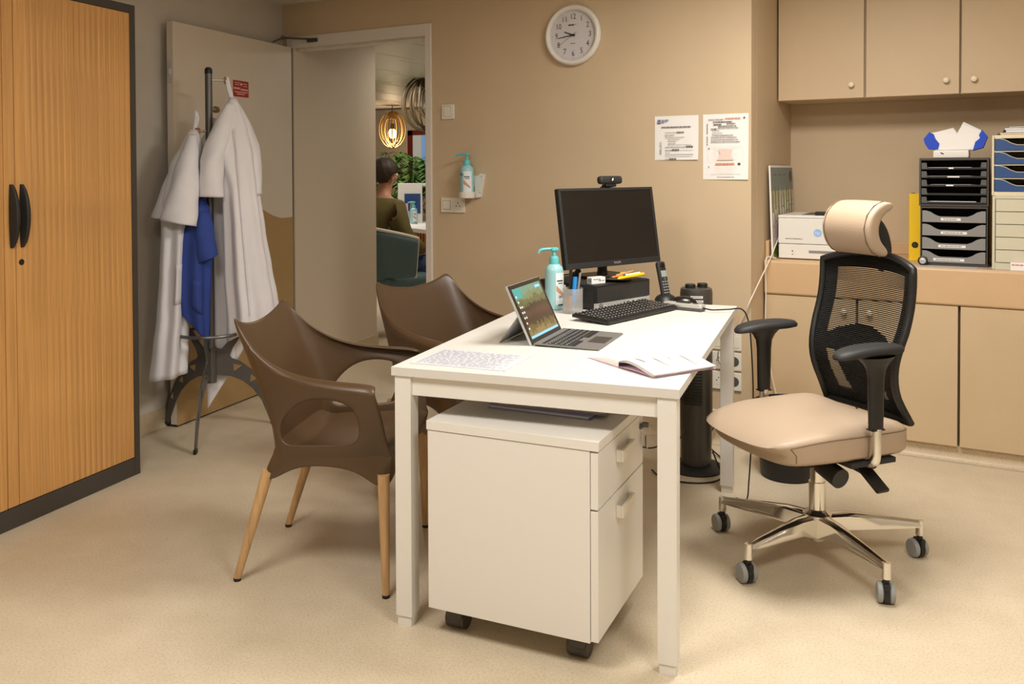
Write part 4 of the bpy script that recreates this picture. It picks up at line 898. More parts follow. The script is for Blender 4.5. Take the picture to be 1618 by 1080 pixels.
bm = B(); lathe(bm, [(0, .06), (.024, .06), (.025, .095), (.026, .1), (.045, .105), (.047, .15), (.034, .158), (.028, .165), (.0275, .255), (0, .255)], 28); obj('gas_lift', bm, 'chrome', oc)
bm = B(); lathe(bm, [(0, .24), (.023, .24), (.023, .345), (0, .345)], 20); obj('piston', bm, 'chrome', oc)
bm = B(); box(bm, (-.15, -.085, .335), (.13, .085, .385), .008); box(bm, (-.30, -.045, .345), (-.12, .045, .385), .006); box(bm, (-.10, -.24, .378), (.08, .24, .396), .004); obj('mechanism', bm, 'black_soft', oc)
bm = B(); cyl(bm, (.08, .11, .355), (.08, .195, .335), .030, .032, 22); cyl(bm, (.08, .09, .36), (.08, .11, .355), .02, None, 16); obj('tension_knob', bm, 'black', oc)
bm = B(); tube(bm, [(-.02, .06, .35), (-.02, .19, .338)], .007, 8); box(bm, (-.045, .16, .327), (.005, .275, .341), .006, 2, T(-.02, .22, .33) @ RX(-.55) @ T(.02, -.22, -.33)); obj('height_lever', bm, 'black', oc)
# seat cushion
def seat_plan(th):  # rounded square outline
    c, s = math.cos(th), math.sin(th); e = 9; k = (abs(c)**e+abs(s)**e)**(-1/e); x = c*k*.255+.075; y = s*k*.238; 
    if x > 0: y *= 1-.10*(x/.25)**2; x += .022*(1-(y/.25)**2)
    return x, y
NS_ = 72; bm = B(); prof = [(.0, .010), (.25, .011), (.5, .011), (.7, .009), (.84, .006), (.93, .001), (.975, -.006), (1.0, -.018), (1.004, -.05), (.995, -.078), (.96, -.088), (.5, -.09), (0, -.09)]
def sp_(i, j):
    x, y = seat_plan(2*PI*i/NS_); s, z = prof[j]; X = x*s; fr_ = max(0, (X-.15)/.18); X -= (.05*fr_**1.5 if z < -.03 else .02*fr_**1.5 if z < -.012 else 0); fall = (.026 if z > -.03 else .014 if z > -.06 else .002)*max(0, (X-.13)/.2)**2
    return V(X, y*s, .478+z-fall+.012*(abs(y*s)/.25)**2)
grid(bm, sp_, NS_, len(prof), True); seat = obj('seat', bm, 'leather', oc, 75)
bm = B()
side = [i for i in range(NS_) if seat_plan(2*PI*i/NS_)[1] > .195]
for sg in (1, -1):
    tube(bm, [V(p.x, p.y*sg, p.z+.001) for p in (sp_(i, 7) for i in side)], .0018, 6)
    tube(bm, [V(p.x, p.y*sg, p.z) for p in (sp_(side[0], j) for j in (7, 8, 9))], .0016, 6)
obj('piping', bm, 'seam', seat)
# backrest: parametric surface, u across (-1..1), v up (0..1)
def bx(u, v):
    hw = .178 + .026*min(1, max(0, v-.15)/.4) + .012*(1-min(1, v/.2))**2
    z = .475+.532*v
    x = -.238 + .072*math.exp(-((v-.32)/.30)**2) - .012*(1-min(1, v/.25))**2 + .035*u*u*(.5+.5*v)
    z += (-.035*(abs(u)**2.2))*max(0, (v-.8)/.2)
    return V(x, u*hw, z)
def ring_pts(e=0):
    P_ = []
    for k in range(21): P_.append(bx(-1, k/20))
    for k in range(1, 21): P_.append(bx(-1+2*k/20, 1))
    for k in range(1, 21): P_.append(bx(1, 1-k/20))
    for k in range(1, 20): P_.append(bx(1-2*k/20, 0))
    return P_
bm = B(); rp_ = ring_pts(); tube(bm, rp_, .0125, 10, True, True, 1.0); bf = obj('back_frame', bm, 'black', oc, 80)
bm = B(); NT = 84
for k in range(NT):
    v = .02+.965*k/(NT-1); tube(bm, [bx(-.98+1.96*i/14, v) for i in range(15)], .0021, 4, False, False)
tag(obj('mesh_fabric', bm, 'black', bf, 0), 'see-through black mesh fabric', kind='stuff')
def inside(u, v):
    # openings in the darker lining: main window, two low side windows
    arch = .46 + .10*math.cos(min(1, abs(u)/.8)*PI/2*1.0)**.8 - .02
    if abs(u) < .74 and arch < v < .90: return True
    if .10 < v < .36:
        lo = .70-.75*(.36-v)/.26*.55; 
        if .30+.25*(v-.10)/.26 < abs(u) < .72-.1*(.36-v)/.26: return True
    return False
bm = B(); NU, NV_ = 90, 110
grid(bm, lambda i, j: bx(-.985+1.97*i/(NU-1), .005+.985*j/(NV_-1)) + V(-.005, 0, 0), NU, NV_, False, lambda i, j: not inside(-.985+1.97*(i+.5)/(NU-1), .005+.985*(j+.5)/(NV_-1)))
obj('back_lining', bm, 'black_soft', bf, 60)
bm = B(); tube(bm, spline([(-.255, 0, .37), (-.272, 0, .45), (-.250, 0, .53), (-.225, 0, .61)], 6), .022, 10, False, True, 1.3); box(bm, (-.222, -.09, .55), (-.198, .09, .66), .01, 2); obj('back_support', bm, 'black', oc)
# headrest
HZ = 1.095
HX = .125
arc = [(-.296, 1.005), (-.262, 1.020), (-.236, 1.055), (-.226, 1.10), (-.238, 1.143), (-.268, 1.175), (-.305, 1.190), (-.328, 1.188), (-.338, 1.174), (-.330, 1.158), (-.302, 1.148), (-.282, 1.122), (-.276, 1.09), (-.284, 1.06), (-.304, 1.042), (-.316, 1.025), (-.312, 1.010)]
A_ = [V(max(x, -.338)+HX, 0, z) for x, z in arc]; cen = V(-.272, 0, 1.095)
secy = [(k*.112/.125, v) for k, v in [(-.125, .0), (-.125, .55), (-.122, .82), (-.116, .95), (-.104, 1), (-.05, 1.02), (0, 1.025), (.05, 1.02), (.104, 1), (.116, .95), (.122, .82), (.125, .55), (.125, 0)]]
def axis_pt(p):  # nearest point on the banana axis
    ax = [V(-.302+HX, 0, 1.022), V(-.270+HX, 0, 1.05), V(-.250+HX, 0, 1.10), V(-.268+HX, 0, 1.145), V(-.30+HX, 0, 1.17), V(-.325+HX, 0, 1.18)]
    return min(ax, key=lambda q: (q-p).length)
bm = B()
def hr(i, j):
    y, s = secy[j]; p = A_[i]; c = axis_pt(p); q = c+(p-c)*s; return V(q.x - .4*y*y, y, q.z - .25*y*y)
grid(bm, hr, len(arc), len(secy), True); hd = obj('headrest', bm, 'leather', oc, 80); mods(hd, 0, 2)
for sg in (4, 8):
    bm = B(); tube(bm, [hr(i, sg)*1.0+((hr(i, sg)-V(axis_pt(A_[i]).x, hr(i, sg).y, axis_pt(A_[i]).z)).normalized()*-.001) for i in range(len(arc))], .0018, 5, True); obj('piping', bm, 'seam', hd)
bm = B(); tube(bm, spline([(-.262, 0, .955), (-.290, 0, .985), (-.294, 0, 1.03), (-.268, 0, 1.09), (-.205, 0, 1.14)], 6), .011, 10, False, True, 2.0); tube(bm, spline([(-.19, -.03, 1.13), (-.205, 0, 1.15), (-.19, .03, 1.13)], 4), .012, 8); obj('headrest_arm', bm, 'black', oc)
# armrests
for sg in (-1, 1):
    y = sg*.266
    bm = B(); b_ = bmesh.new(); NA = 36
    pr_ = [(0, .026), (.7, .026), (.92, .022), (1, .012), (.98, .003), (.85, 0), (0, 0)]
    def ap(i, j):
        th = 2*PI*i/NA; c, s = math.cos(th), math.sin(th); e = 2.8; k = (abs(c)**e+abs(s)**e)**(-1/e); sc, z = pr_[j]; x = c*k*.128*sc; yy = s*k*.047*sc*(1-.12*c)
        return V(x+.02, yy+y-.022*sg, .728+z-.012*max(0, x/.12)**2)
    grid(bm, ap, NA, 7, True); arm = obj('armrest', bm, 'black_soft', oc, 60)
    bm = B(); sec = [(.500, .026, .016), (.65, .029, .018), (.682, .033, .020), (.702, .045, .026), (.724, .07, .036)]
    grid(bm, lambda i, j: V(math.cos(2*PI*i/20)*sec[j][1]+.01, y+math.sin(2*PI*i/20)*sec[j][2], sec[j][0]), 20, 5, True); box(bm, (-.014, y-.014, .499), (.034, y+.014, .503)); obj('arm_post', bm, 'black', arm, 60)
    bm = B(); tube(bm, spline([(.01, y, .505), (.01, y, .45), (.008, y-sg*.008, .405), (.004, y-sg*.035, .389), (0, y-sg*.12, .386)], 6), .019, 12, False, True, .8); obj('arm_tube', bm, 'chrome', arm)

# ------------------------------------------------------------------ cabinet bay
CT = .857
wt = thing('worktop', 'tan counter worktop with thick rounded apron along the alcove', 'worktop', BAY(0, 0, 0), BWA)
bm = B(); box(bm, (.003, .225, CT-.03), (2.3, .843, CT), .006, 2); obj('top', bm, 'apron', wt)
bm = B(); box(bm, (.003, .222, .692), (2.3, .25, CT-.002), .012, 3); obj('apron', bm, 'apron', wt)
bm = B(); box(bm, (.003, .82, CT), (2.3, .843, CT+.06), .004); box(bm, (.003, .26, CT), (.02, .82, CT+.09), .003); obj('upstand', bm, 'apron', wt)
def cab(name, label, s0, s1, z0, z1, t0, t1, knob, group, swing):
    t = thing(name, label, 'cabinet', BAY(s0, t0, 0), BWA, group); w_ = s1-s0
    bm = B(); box(bm, (.001, .022, z0), (w_-.001, t1-t0, z1)); obj('carcass', bm, 'cab_dark' if 'base' in name else 'cab_front', t, 0)
    bm = B(); box(bm, (.005, 0, z0), (w_-.005, .020, z1), .002); d = obj('door', bm, 'cab_front', t)
    bm = B(); lathe(bm, [(0, .030), (.007, .0295), (.0125, .026), (.014, .019), (.011, .011), (.007, .006), (.008, 0), (0, 0)], 20, T(knob[0], 0, knob[1]) @ RX(PI/2)); obj('knob', bm, 'knob_cream', d)
    return t
for k, (s0, s1, kx, lab) in enumerate(((.004, .4285, .37, 'tan base cabinet in the alcove corner behind the office chair'), (.4285, .851, .055, 'tan base cabinet second from the alcove corner'), (.851, 1.275, .37, 'tan base cabinet third from the alcove corner'), (1.275, 1.70, .06, 'tan base cabinet fourth from the alcove corner'))):
    cab('base_cabinet', lab, s0, s1, .070, .69, .232, .83, (kx, .635), 'base cabinets under the worktop', 1)
for k, (s0, s1, kx, lab) in enumerate(((.004, .4225, .358, 'tan wall cabinet next to the wall corner'), (.4225, .838, .356, 'tan wall cabinet between two others'), (.838, 1.262, .056, 'tan wall cabinet above the drawer boxes'), (1.262, 1.68, .36, 'tan wall cabinet above far right worktop'))):
    cab('wall_cabinet', lab, s0, s1, 1.642, CEIL-.002, .505, .843, (kx, 1.706), 'wall cabinets above the worktop', 1)
bm = B(); box(bm, (.0, .26, 0), (2.3, .30, .07)); struct('trim_plinth', bm, 'cove_vinyl', loc=BAY(0, 0, 0), rz=BWA)
cove('baseboard_plinth', 2.3, BAY(0, .26, 0), BWA, .069)
ZW = CT+.0005
# printer
prn = thing('printer', 'white laser printer on the worktop behind the office chair', 'printer', BAY(.055, .30, ZW), BWA)
bm = B(); box(bm, (0, 0, .075), (.38, .36, .20), .006); obj('body', bm, 'white_steel', prn)
bm = B(); box(bm, (.002, .001, .004), (.378, .358, .0735), .005); tr = obj('paper_tray', bm, 'white_steel', prn)
bm = B(); box(bm, (.145, -.0015, .034), (.265, .004, .046), .001); obj('tray_recess', bm, 'mid_grey', tr)
bm = B(); box(bm, (.066, -.001, .038), (.071, .002, .043)); box(bm, (.066, -.001, .024), (.071, .002, .027)); obj('tray_marks', bm, 'ink', tr, 0)
bm = B(); box(bm, (-.001, -.001, .1995), (.381, .361, .214), .005); lid = obj('lid', bm, 'white_steel', prn)
bm = B(); box(bm, (.10, .06, .2135), (.36, .30, .2155), .001); obj('output_tray', bm, 'dark_grey', lid)
bm = B(); box(bm, (.17, .015, .2135), (.33, .06, .232), .003); obj('control_panel', bm, 'black', lid)
bm = B(); lathe(bm, [(0, 0), (.019, 0), (.019, .001), (0, .001)], 28, T(0.186, 0, 0.131) @ RX(PI/2)); lg = obj('logo_disc', bm, 'logo_blue', prn)
text('logo', 'hp', .024, 'white_lam', lg, T(0.186, -.0016, 0.131) @ Matrix.Shear('XZ', 4, (.0, .0)), 'CENTER')
bm = B(); lines(bm, .035, .115, .100, .004, -.0006, 9, .08, .014); obj('model_print', bm, 'ink_grey', prn, 0)
# leaning anatomical chart
po_ = thing('wall_chart', 'tall printed chart panel leaning on the alcove side wall', 'poster', BAY(.032, .265, ZW), BWA)
LM = RY(-.035)
bm = B(); box(bm, (0, 0, 0), (.008, .50, .455), .001, 1, LM); obj('board', bm, 'paper', po_)
bm = B(); box(bm, (.0081, .005, .33), (.0088, .495, .445), 0, 1, LM); pc1 = obj('sky_print', bm, 'slate_print', po_, 0)
bm = B(); box(bm, (.0081, .005, .005), (.0087, .495, .33), 0, 1, LM); obj('ground_print', bm, 'beige_print', po_, 0)
rnd = random.Random(12)
def col_print(name, m, items, x):
    bm = B()
    for y0, y1, z0, z1, tip in items:
        pts = [(y0, z0), (y1, z0), (y1, z1*.75+z0*.25), ((y0+y1)/2+tip, z1), (y0, z1*.7+z0*.3)]; bm.faces.new([bm.verts.new(LM @ V(x, a, b)) for a, b in pts])
    obj(name, bm, m, po_, 0)
col_print('stripe_print', 'paper', [(.02+k*.054, .046+k*.054, .05+.01*(k % 3), .33+.02*(k % 2), 0) for k in range(9)], .0091)
col_print('plant_print', 'green_print', [(.012+k*.06+rnd.uniform(0, .01), .034+k*.06+rnd.uniform(0, .012), rnd.uniform(.18, .25), rnd.uniform(.33, .40), rnd.uniform(-.01, .01)) for k in range(8)], .0092)
col_print('plant_print', 'leaf_light', [(.03, .075, .02, .085, .005), (.055, .10, .006, .07, -.01), (.012, .05, .006, .06, 0)], .0093)
col_print('stripe_print', 'lilac_print', [(.018+k*.11, .04+k*.11, .06, .20, 0) for k in range(5)], .0093)
col_print('stripe_print', 'pinkish', [(.075+k*.11, .092+k*.11, .05, .24, 0) for k in range(4)], .0093)
col_print('base_print', 'olive', [(.10, .49, .006, .034, 0)], .0092)
bm = B()
for k in range(30):
    y = .03+rnd.randrange(9)*.054; z = .08+rnd.randrange(9)*.024; bm.faces.new([bm.verts.new(LM @ V(.0094, a, b)) for a, b in ((y-.012, z), (y+.012, z), (y+.012, z+.005), (y-.012, z+.005))])
for y, z, w_ in ((.06, .405, .06), (.16, .405, .07), (.27, .405, .06)): bm.faces.new([bm.verts.new(LM @ V(.0094, a, b)) for a, b in ((y, z), (y+w_, z), (y+w_, z+.008), (y, z+.008))])
obj('caption_print', bm, 'ink_grey', po_, 0)
bm = B(); b_ = bmesh.new(); lathe(b_, [(0, 0), (.03, 0), (.03, .0005), (0, .0005)], 24); merge(bm, b_, LM @ T(.0092, .44, .40) @ RY(PI/2)); obj('round_mark', bm, 'charcoal', po_, 0)
# binder
bi = thing('ring_binder', 'yellow lever arch binder standing left of the black tray tower', 'binder', BAY(.622, .50, ZW), BWA)
bm = B(); box(bm, (0, 0, 0), (.055, .004, .318), .001); box(bm, (0, 0, 0), (.003, .28, .318), .001); box(bm, (.052, 0, 0), (.055, .28, .318), .001); obj('cover', bm, 'yellow', bi)
bm = B(); box(bm, (.006, .008, .006), (.049, .27, .305)); obj('pages', bm, 'paper', bi)
bm = B(); lathe(bm, [(.009, 0), (.0145, 0), (.0145, .003), (.009, .003), (.008, .001), (0, .001)], 24, T(.0275, .001, .075) @ RX(PI/2)); obj('finger_ring', bm, 'black', bi)
# grey drawer stack and black letter tray tower
TW = .272; TS, TTT = .686, .315
gd = thing('drawer_box', 'black box of four grey drawers under the letter trays', 'drawer box', BAY(TS, TTT, ZW), BWA)
bm = B(); box(bm, (0, .004, 0), (.006, .33, .268), .001); box(bm, (TW-.006, .004, 0), (TW, .33, .268), .001); box(bm, (.006, .004, .258), (TW-.006, .33, .268)); box(bm, (.006, .004, 0), (TW-.006, .33, .012)); box(bm, (.006, .32, .012), (TW-.006, .33, .258)); obj('housing', bm, 'charcoal', gd)
def scoop(w_, h, dip):
    pts = [(0, 0), (w_, 0), (w_, h)]
    for i in range(13):
        u = 1-i/12; x = w_*(.06+.88*u); e = min(u, 1-u)/.26; pts.append((x, h-dip*(1-math.cos(PI*min(1, e)))/2))
    pts.append((0, h)); return pts
XZ = Matrix(((1, 0, 0, 0), (0, 0, 1, 0), (0, 1, 0, 0), (0, 0, 0, 1)))
lab_w = [(.055, .16), (.075, .165), (.085, .17), (.085, .145)]
for k in range(4):
    z = .014+k*.0605; bm = B(); prism(bm, scoop(TW-.018, .052, .026), 0, .006, T(.009, 0, z) @ XZ); dr = obj('drawer', bm, 'mid_grey', gd)
    bm = B(); box(bm, (.010, .006, z), (TW-.010, .31, z+.003)); obj('drawer_floor', bm, 'dark_grey', dr)
    a, b = lab_w[k]; bm = B(); box(bm, (a, -.001, z+.008), (b+.02, .0002, z+.019)); lb = obj('label_strip', bm, 'paper', dr)
    bm = B(); lines(bm, a+.01, b+.005, z+.0135, .004, -.0013, 70+k, .1, .01); obj('print', bm, 'ink_grey', lb, 0)
lt = thing('letter_tray_tower', 'black tower of five letter trays on the grey drawer box', 'letter trays', BAY(TS-.005, TTT, ZW+.2685), BWA)
TW2 = TW+.008
bm = B(); box(bm, (0, 0, 0), (.008, .33, .216), .001); box(bm, (TW2-.008, 0, 0), (TW2, .33, .216), .001); box(bm, (.008, 0, .206), (TW2-.008, .33, .216)); box(bm, (.008, .0, 0), (TW2-.008, .33, .008)); box(bm, (.008, .32, .008), (TW2-.008, .33, .206)); obj('housing', bm, 'charcoal', lt)
for k in range(5):
    z = .010+k*.0385; bm = B(); box(bm, (.010, .004, z), (TW2-.010, .31, z+.004)); box(bm, (.010, .001, z), (TW2-.010, .008, z+.009), .001); tr = obj('tray', bm, 'black', lt)
    for sg, x in ((0, .010), (1, TW2-.034)):
        bm = B(); pts = [(0, 0), (.024, 0), (.020, .028), (0, .028)] if sg == 0 else [(0, 0), (.024, 0), (.024, .028), (.004, .028)]
        prism(bm, pts, .0, .008, T(x, .001, z+.003) @ XZ); obj('tray_ear', bm, 'dark_grey', tr)
    if k != 1:
        bm = B(); x0 = .045+.01*((k*7) % 3); box(bm, (x0, .012, z+.0045), (TW2-.05, .28, z+.009+.002*(k == 0))); box(bm, (x0-.02, .02, z+.009), (TW2-.07, .27, z+.010)); obj('papers', bm, 'paper' if k in (0, 4) else 'folder_grey', tr, 0)
    if k >= 2:
        bm = B(); box(bm, (.10+.01*k*.5, -.001, z+.003), (.14+.012*(k == 3)*2, .001, z+.0085)); obj('label_strip', bm, 'paper', tr)
ds = thing('round_magnet', 'round black disc with silver centre leaning on the drawer box', 'disc', BAY(.700, .285, ZW), BWA)
bm = B(); lathe(bm, [(0, 0), (.020, 0), (.021, .004), (.021, .012), (.016, .014), (0, .014)], 28, T(0, .012, .0215) @ RX(PI/2)); obj('rim', bm, 'black', ds)
bm = B(); lathe(bm, [(.0145, .0142), (.013, .018), (.006, .0195), (0, .02)], 24, T(0, .012, .0215) @ RX(PI/2)); obj('centre', bm, 'silver', ds)
# device and torn glove box on top
ZT = ZW+.2685+.2165
dv = thing('white_device', 'flat white plastic device lying on top of the letter trays', 'device', BAY(TS+.05, TTT+.02, ZT), BWA)
bm = B(); box(bm, (0, 0, 0), (.145, .16, .034), .005); obj('case', bm, 'white_steel', dv)
bm = B(); box(bm, (.03, -.001, .018), (.044, .002, .023), 0, 1, T(.037, 0, .02) @ RY(.5) @ T(-.037, 0, -.02)); obj('slot', bm, 'black', dv, 0)
gb = thing('glove_box', 'torn white glove carton with blue ends on a white device', 'box', BAY(TS+.06, TTT+.03, ZT+.0345), BWA)
bm = B(); pts = [(0, .0), (.14, 0), (.185, .04), (.178, .075), (-.02, .078), (-.012, .03)]
prism(bm, [(.004, 0), (.155, 0), (.186, .038), (.184, .07), (-.018, .07), (-.024, .052), (-.012, .018)], 0, .004, XZ); prism(bm, [(.004, 0), (.155, 0), (.186, .038), (.184, .07), (-.018, .07), (-.024, .052), (-.012, .018)], .108, .112, XZ); box(bm, (.0, 0, -.0), (.158, .112, .004)); obj('carton', bm, 'paper', gb)
bm = B(); prism(bm, [(-.050, .052), (-.026, .084), (-.008, .074), (.000, .052), (.016, .030), (.010, .004), (-.03, .006), (-.044, .03)], -.003, .113, XZ); obj('blue_end', bm, 'glove_blue', gb)
bm = B(); prism(bm, [(.150, -.002), (.19, .010), (.208, .060), (.186, .090), (.174, .066), (.178, .052), (.160, .036)], -.003, .113, XZ); obj('blue_end', bm, 'glove_blue', gb)
for pts in (((-.020, .0), (.088, .0), (.078, .018), (.066, .036), (-.018, .014)), ((.084, .0), (.182, .0), (.180, .022), (.108, .062), (.100, .048))):
    bm = B(); prism(bm, pts, 0, .002, T(0, .004, .070) @ RX(-.75) @ XZ); obj('flap', bm, 'paper', gb, 0)
    bm = B(); prism(bm, pts, 0, .002, T(0, .108, .070) @ RX(-.15) @ XZ); obj('flap', bm, 'paper', gb, 0)
# blue drawer box over beige drawer box
bgs, bgt = .975, .26
bd = thing('drawer_box', 'beige plastic drawer box standing on the worktop under blue drawers', 'drawer box', BAY(bgs, bgt, ZW), BWA)
bm = B(); box(bm, (0, .004, 0), (.012, .36, .318), .003); box(bm, (.318, .004, 0), (.33, .36, .318), .003); box(bm, (.012, .004, .306), (.318, .36, .318)); box(bm, (.012, .004, 0), (.318, .36, .03)); box(bm, (.012, .33, .03), (.318, .36, .306)); obj('housing', bm, 'beige_plastic', bd)
for k in range(5):
    z = .032+k*.055; bm = B(); hw = .302
    pts = [(0, 0), (hw, 0), (hw, .052), (hw*.65, .052)] + [(hw*.5+hw*.15*math.cos(PI*i/10), .052-.022*math.sin(PI*i/10)) for i in range(1, 10)] + [(hw*.35, .052), (0, .052)]
    prism(bm, pts, 0, .008, T(.014, -.001, z) @ XZ); dr = obj('drawer', bm, 'beige_plastic', bd)
    bm = B(); box(bm, (.125, -.002, z+.006), (.2, .0, z+.017)); lb = obj('label_strip', bm, 'paper', dr); bm = B(); lines(bm, .13, .19, z+.0115, .004, -.0023, 90+k, .1, .01); obj('print', bm, 'ink_grey', lb, 0)
    bm = B(); box(bm, (.02, .007, z), (.31, .32, z+.02)); obj('contents', bm, 'dark_grey', dr)
bl = thing('drawer_box', 'cream drawer box with four blue drawers stacked on beige one', 'drawer box', BAY(bgs-.003, bgt+.005, ZW+.3185), BWA)
bm = B(); box(bm, (0, .004, 0), (.01, .34, .262), .004); box(bm, (.312, .004, 0), (.322, .34, .262), .004); box(bm, (.01, .004, .248), (.312, .34, .262)); box(bm, (.01, .004, 0), (.312, .34, .018)); box(bm, (.01, .33, .018), (.312, .34, .248))
for k in range(1, 4): box(bm, (.01, .004, .014+k*.0585), (.312, .34, .018+k*.0585))
obj('housing', bm, 'cream_plastic', bl)
for k in range(4):
    z = .0195+k*.0585; hw = .298; bm = B(); sc2 = scoop(hw, .052, .028); prism(bm, sc2, 0, .006, T(.012, -.0, z) @ XZ); dr = obj('drawer', bm, 'blue_tray', bl)
    bm = B(); tube(bm, [(.012+x, 0, z+y) for x, y in sc2[2:]], .0014, 5); obj('edge_trim', bm, 'cream_plastic', dr)
    bm = B(); box(bm, (.02, .01, z), (.302, .31, z+.004)); obj('drawer_floor', bm, 'black', dr)
    bm = B(); box(bm, (.125, -.0012, z+.006), (.195, .0, z+.018)); obj('label_strip', bm, 'paper', dr)
zz = ZW+.3185+.2625
for k, (x, m, lab, hh, rz) in enumerate(((.03, 'yellow', 'yellow thin booklet lowest on the cream drawer box', .004, .02), (.025, 'dark_grey', 'dark grey magazine second on the cream drawer box', .007, .05), (.05, 'folder_grey', 'pale grey magazine third on the cream drawer box', .010, -.04), (.045, 'lilac_print', 'pale lilac magazine fourth on the cream drawer box', .009, .03), (.06, 'charcoal', 'black booklet topmost on the cream drawer box', .006, -.1))):
    mg = thing('magazine', lab, 'magazine', BAY(bgs+x, bgt+.04+.005*k, zz), BWA+rz, 'magazines on the cream drawer box'); zz += hh+.0005
    bm = B(); box(bm, (0, 0, 0), (.21, .28, .0012)); box(bm, (0, 0, hh-.0012), (.21, .28, hh)); box(bm, (-.0005, 0, 0), (.001, .28, hh)); obj('cover', bm, m, mg, 0)
    bm = B(); box(bm, (.001, .001, .0013), (.209, .279, hh-.0013)); obj('pages', bm, 'paper', mg, 0)
bx_ = thing('small_box', 'small white printed carton in front of the beige drawers', 'box', BAY(1.045, .238, ZW), BWA)
bm = B(); box(bm, (0, 0, 0), (.09, .018, .034), .001); obj('carton', bm, 'paper', bx_); bm = B(); lines(bm, .005, .05, .024, .005, -.0004, 5, .1, .01); obj('print', bm, 'red_ink', bx_, 0)
for k, (s_, t0_, w_, lab) in enumerate(((.62, .232, .30, 'loose printed sheets lying before the grey drawer box'), (.93, .230, .12, 'clear plastic pocket lying before the beige drawers'))):
    sh_ = thing('sheet', lab, 'papers', BAY(s_, t0_, ZW), BWA + (.02 if k else -.01)); bm = B(); box(bm, (0, 0, 0), (w_, .07, .0012)); obj('paper', bm, 'folder_grey' if k == 0 else 'plastic_clear', sh_, 0)

# ------------------------------------------------------------------ things on the back wall
clk = thing('wall_clock', 'round white wall clock above the monitor', 'clock', BWP(1.905, 1.979, .001), BWA)
bm = B(); lathe(bm, [(0, 0), (.148, 0), (.154, .010), (.154, .022), (.148, .034), (.140, .037), (.129, .031), (.1265, .022), (.1265, .010), (0, .010)], 64, RX(PI/2)); obj('rim', bm, 'white_steel', clk, 50)
bm = B(); cyl(bm, (0, -.0105, 0), (0, -.013, 0), .126, None, 48); dial = obj('dial', bm, 'dial', clk)
for n in range(1, 13):
    a = PI/2 - n*PI/6; text('numeral', str(n), .040, 'black', dial, T(math.cos(a)*.094, -.0136, math.sin(a)*.094), 'CENTER', .85)
bm = B()
for n in range(60):
    a = n*PI/30; r0_, hw_ = (.113, .0010) if n % 5 == 0 else (.116, .0006); d = V(math.cos(a), 0, math.sin(a)); q = V(-d.z, 0, d.x)
    bm.faces.new([bm.verts.new(p + V(0, -.0136, 0)) for p in (d*r0_-q*hw_, d*.121-q*hw_, d*.121+q*hw_, d*r0_+q*hw_)])
obj('minute_marks', bm, 'ink_grey', dial, 0)
bm = B(); lines(bm, -.026, .006, .052, .007, -.0136, 4, .05, .009); lines(bm, .008, .02, .053, .002, -.0136, 4, .05, .009); lines(bm, -.014, .012, -.042, .003, -.0136, 6, .08, .009); obj('dial_print', bm, 'ink', dial, 0)
def hand(name, ang, L, tail, w0, m, y):
    d = V(math.cos(ang), 0, math.sin(ang)); q = V(-d.z, 0, d.x); bm = B()
    A = [bm.verts.new(p+V(0, y, 0)) for p in (-d*tail-q*w0, d*L-q*w0*.6, d*L+q*w0*.6, -d*tail+q*w0)]; Bq = [bm.verts.new(v.co+V(0, -.001, 0)) for v in A]
    bm.faces.new(A); bm.faces.new(Bq[::-1])
    for i in range(4): bm.faces.new((A[i], A[(i+1) % 4], Bq[(i+1) % 4], Bq[i]))
    obj(name, bm, m, clk, 0)
hand('hour_hand', PI/2-(9+44/60)*PI/6, .052, .012, .0034, 'black', -.016)
hand('minute_hand', PI/2-43.7*PI/30, .085, .014, .0024, 'black', -.018)
hand('second_hand', PI/2-39.6*PI/30, .085, .026, .0007, 'ink', -.020)
bm = B(); cyl(bm, (0, -.013, 0), (0, -.023, 0), .005, None, 14); obj('hand_hub', bm, 'black', clk)
bm = B(); lathe(bm, [(.1285, .030), (.08, .034), (0, .036)], 40, RX(PI/2)); obj('cover_glass', bm, 'glass', clk, 60)
# switch and sockets
sw = thing('light_switch', 'square white light switch right of the door frame', 'switch', BWP(1.138, 1.618, .001), BWA)
bm = B(); box(bm, (-.041, -.009, -.041), (.041, 0, .041), .004, 2); obj('plate', bm, 'off_white', sw)
bm = B(); box(bm, (-.026, -.0125, -.026), (.018, -.008, .030), .002, 2, T(0, -.0, 0) @ RX(.05)); obj('rocker', bm, 'off_white', sw)
bm = B(); box(bm, (-.0275, -.0094, -.0275), (.0195, -.0088, .0315)); obj('gap', bm, 'ink_grey', sw, 0)
so = thing('switch_and_socket', 'double white plate with blank switch and socket below the wall dispenser', 'socket', BWP(1.1675, 1.103, .001), BWA)
bm = B(); box(bm, (-.0785, -.009, -.041), (.0785, 0, .041), .004, 2); obj('plate', bm, 'off_white', so)
bm = B(); box(bm, (-.064, -.0096, -.025), (-.014, -.0088, .025)); obj('gap', bm, 'ink_grey', so, 0)
bm = B(); box(bm, (-.062, -.012, -.023), (-.016, -.009, .023), .002); obj('rocker', bm, 'off_white', so)
bm = B(); box(bm, (.006, -.0105, -.026), (.062, -.0088, .026), .002); obj('socket_face', bm, 'off_white', so)
bm = B()
for x, z in ((.024, -.004), (.046, -.004), (.035, .012)): cyl(bm, (x, -.0104, z), (x, -.0112, z), .0035, None, 12)
obj('socket_holes', bm, 'ink', so)
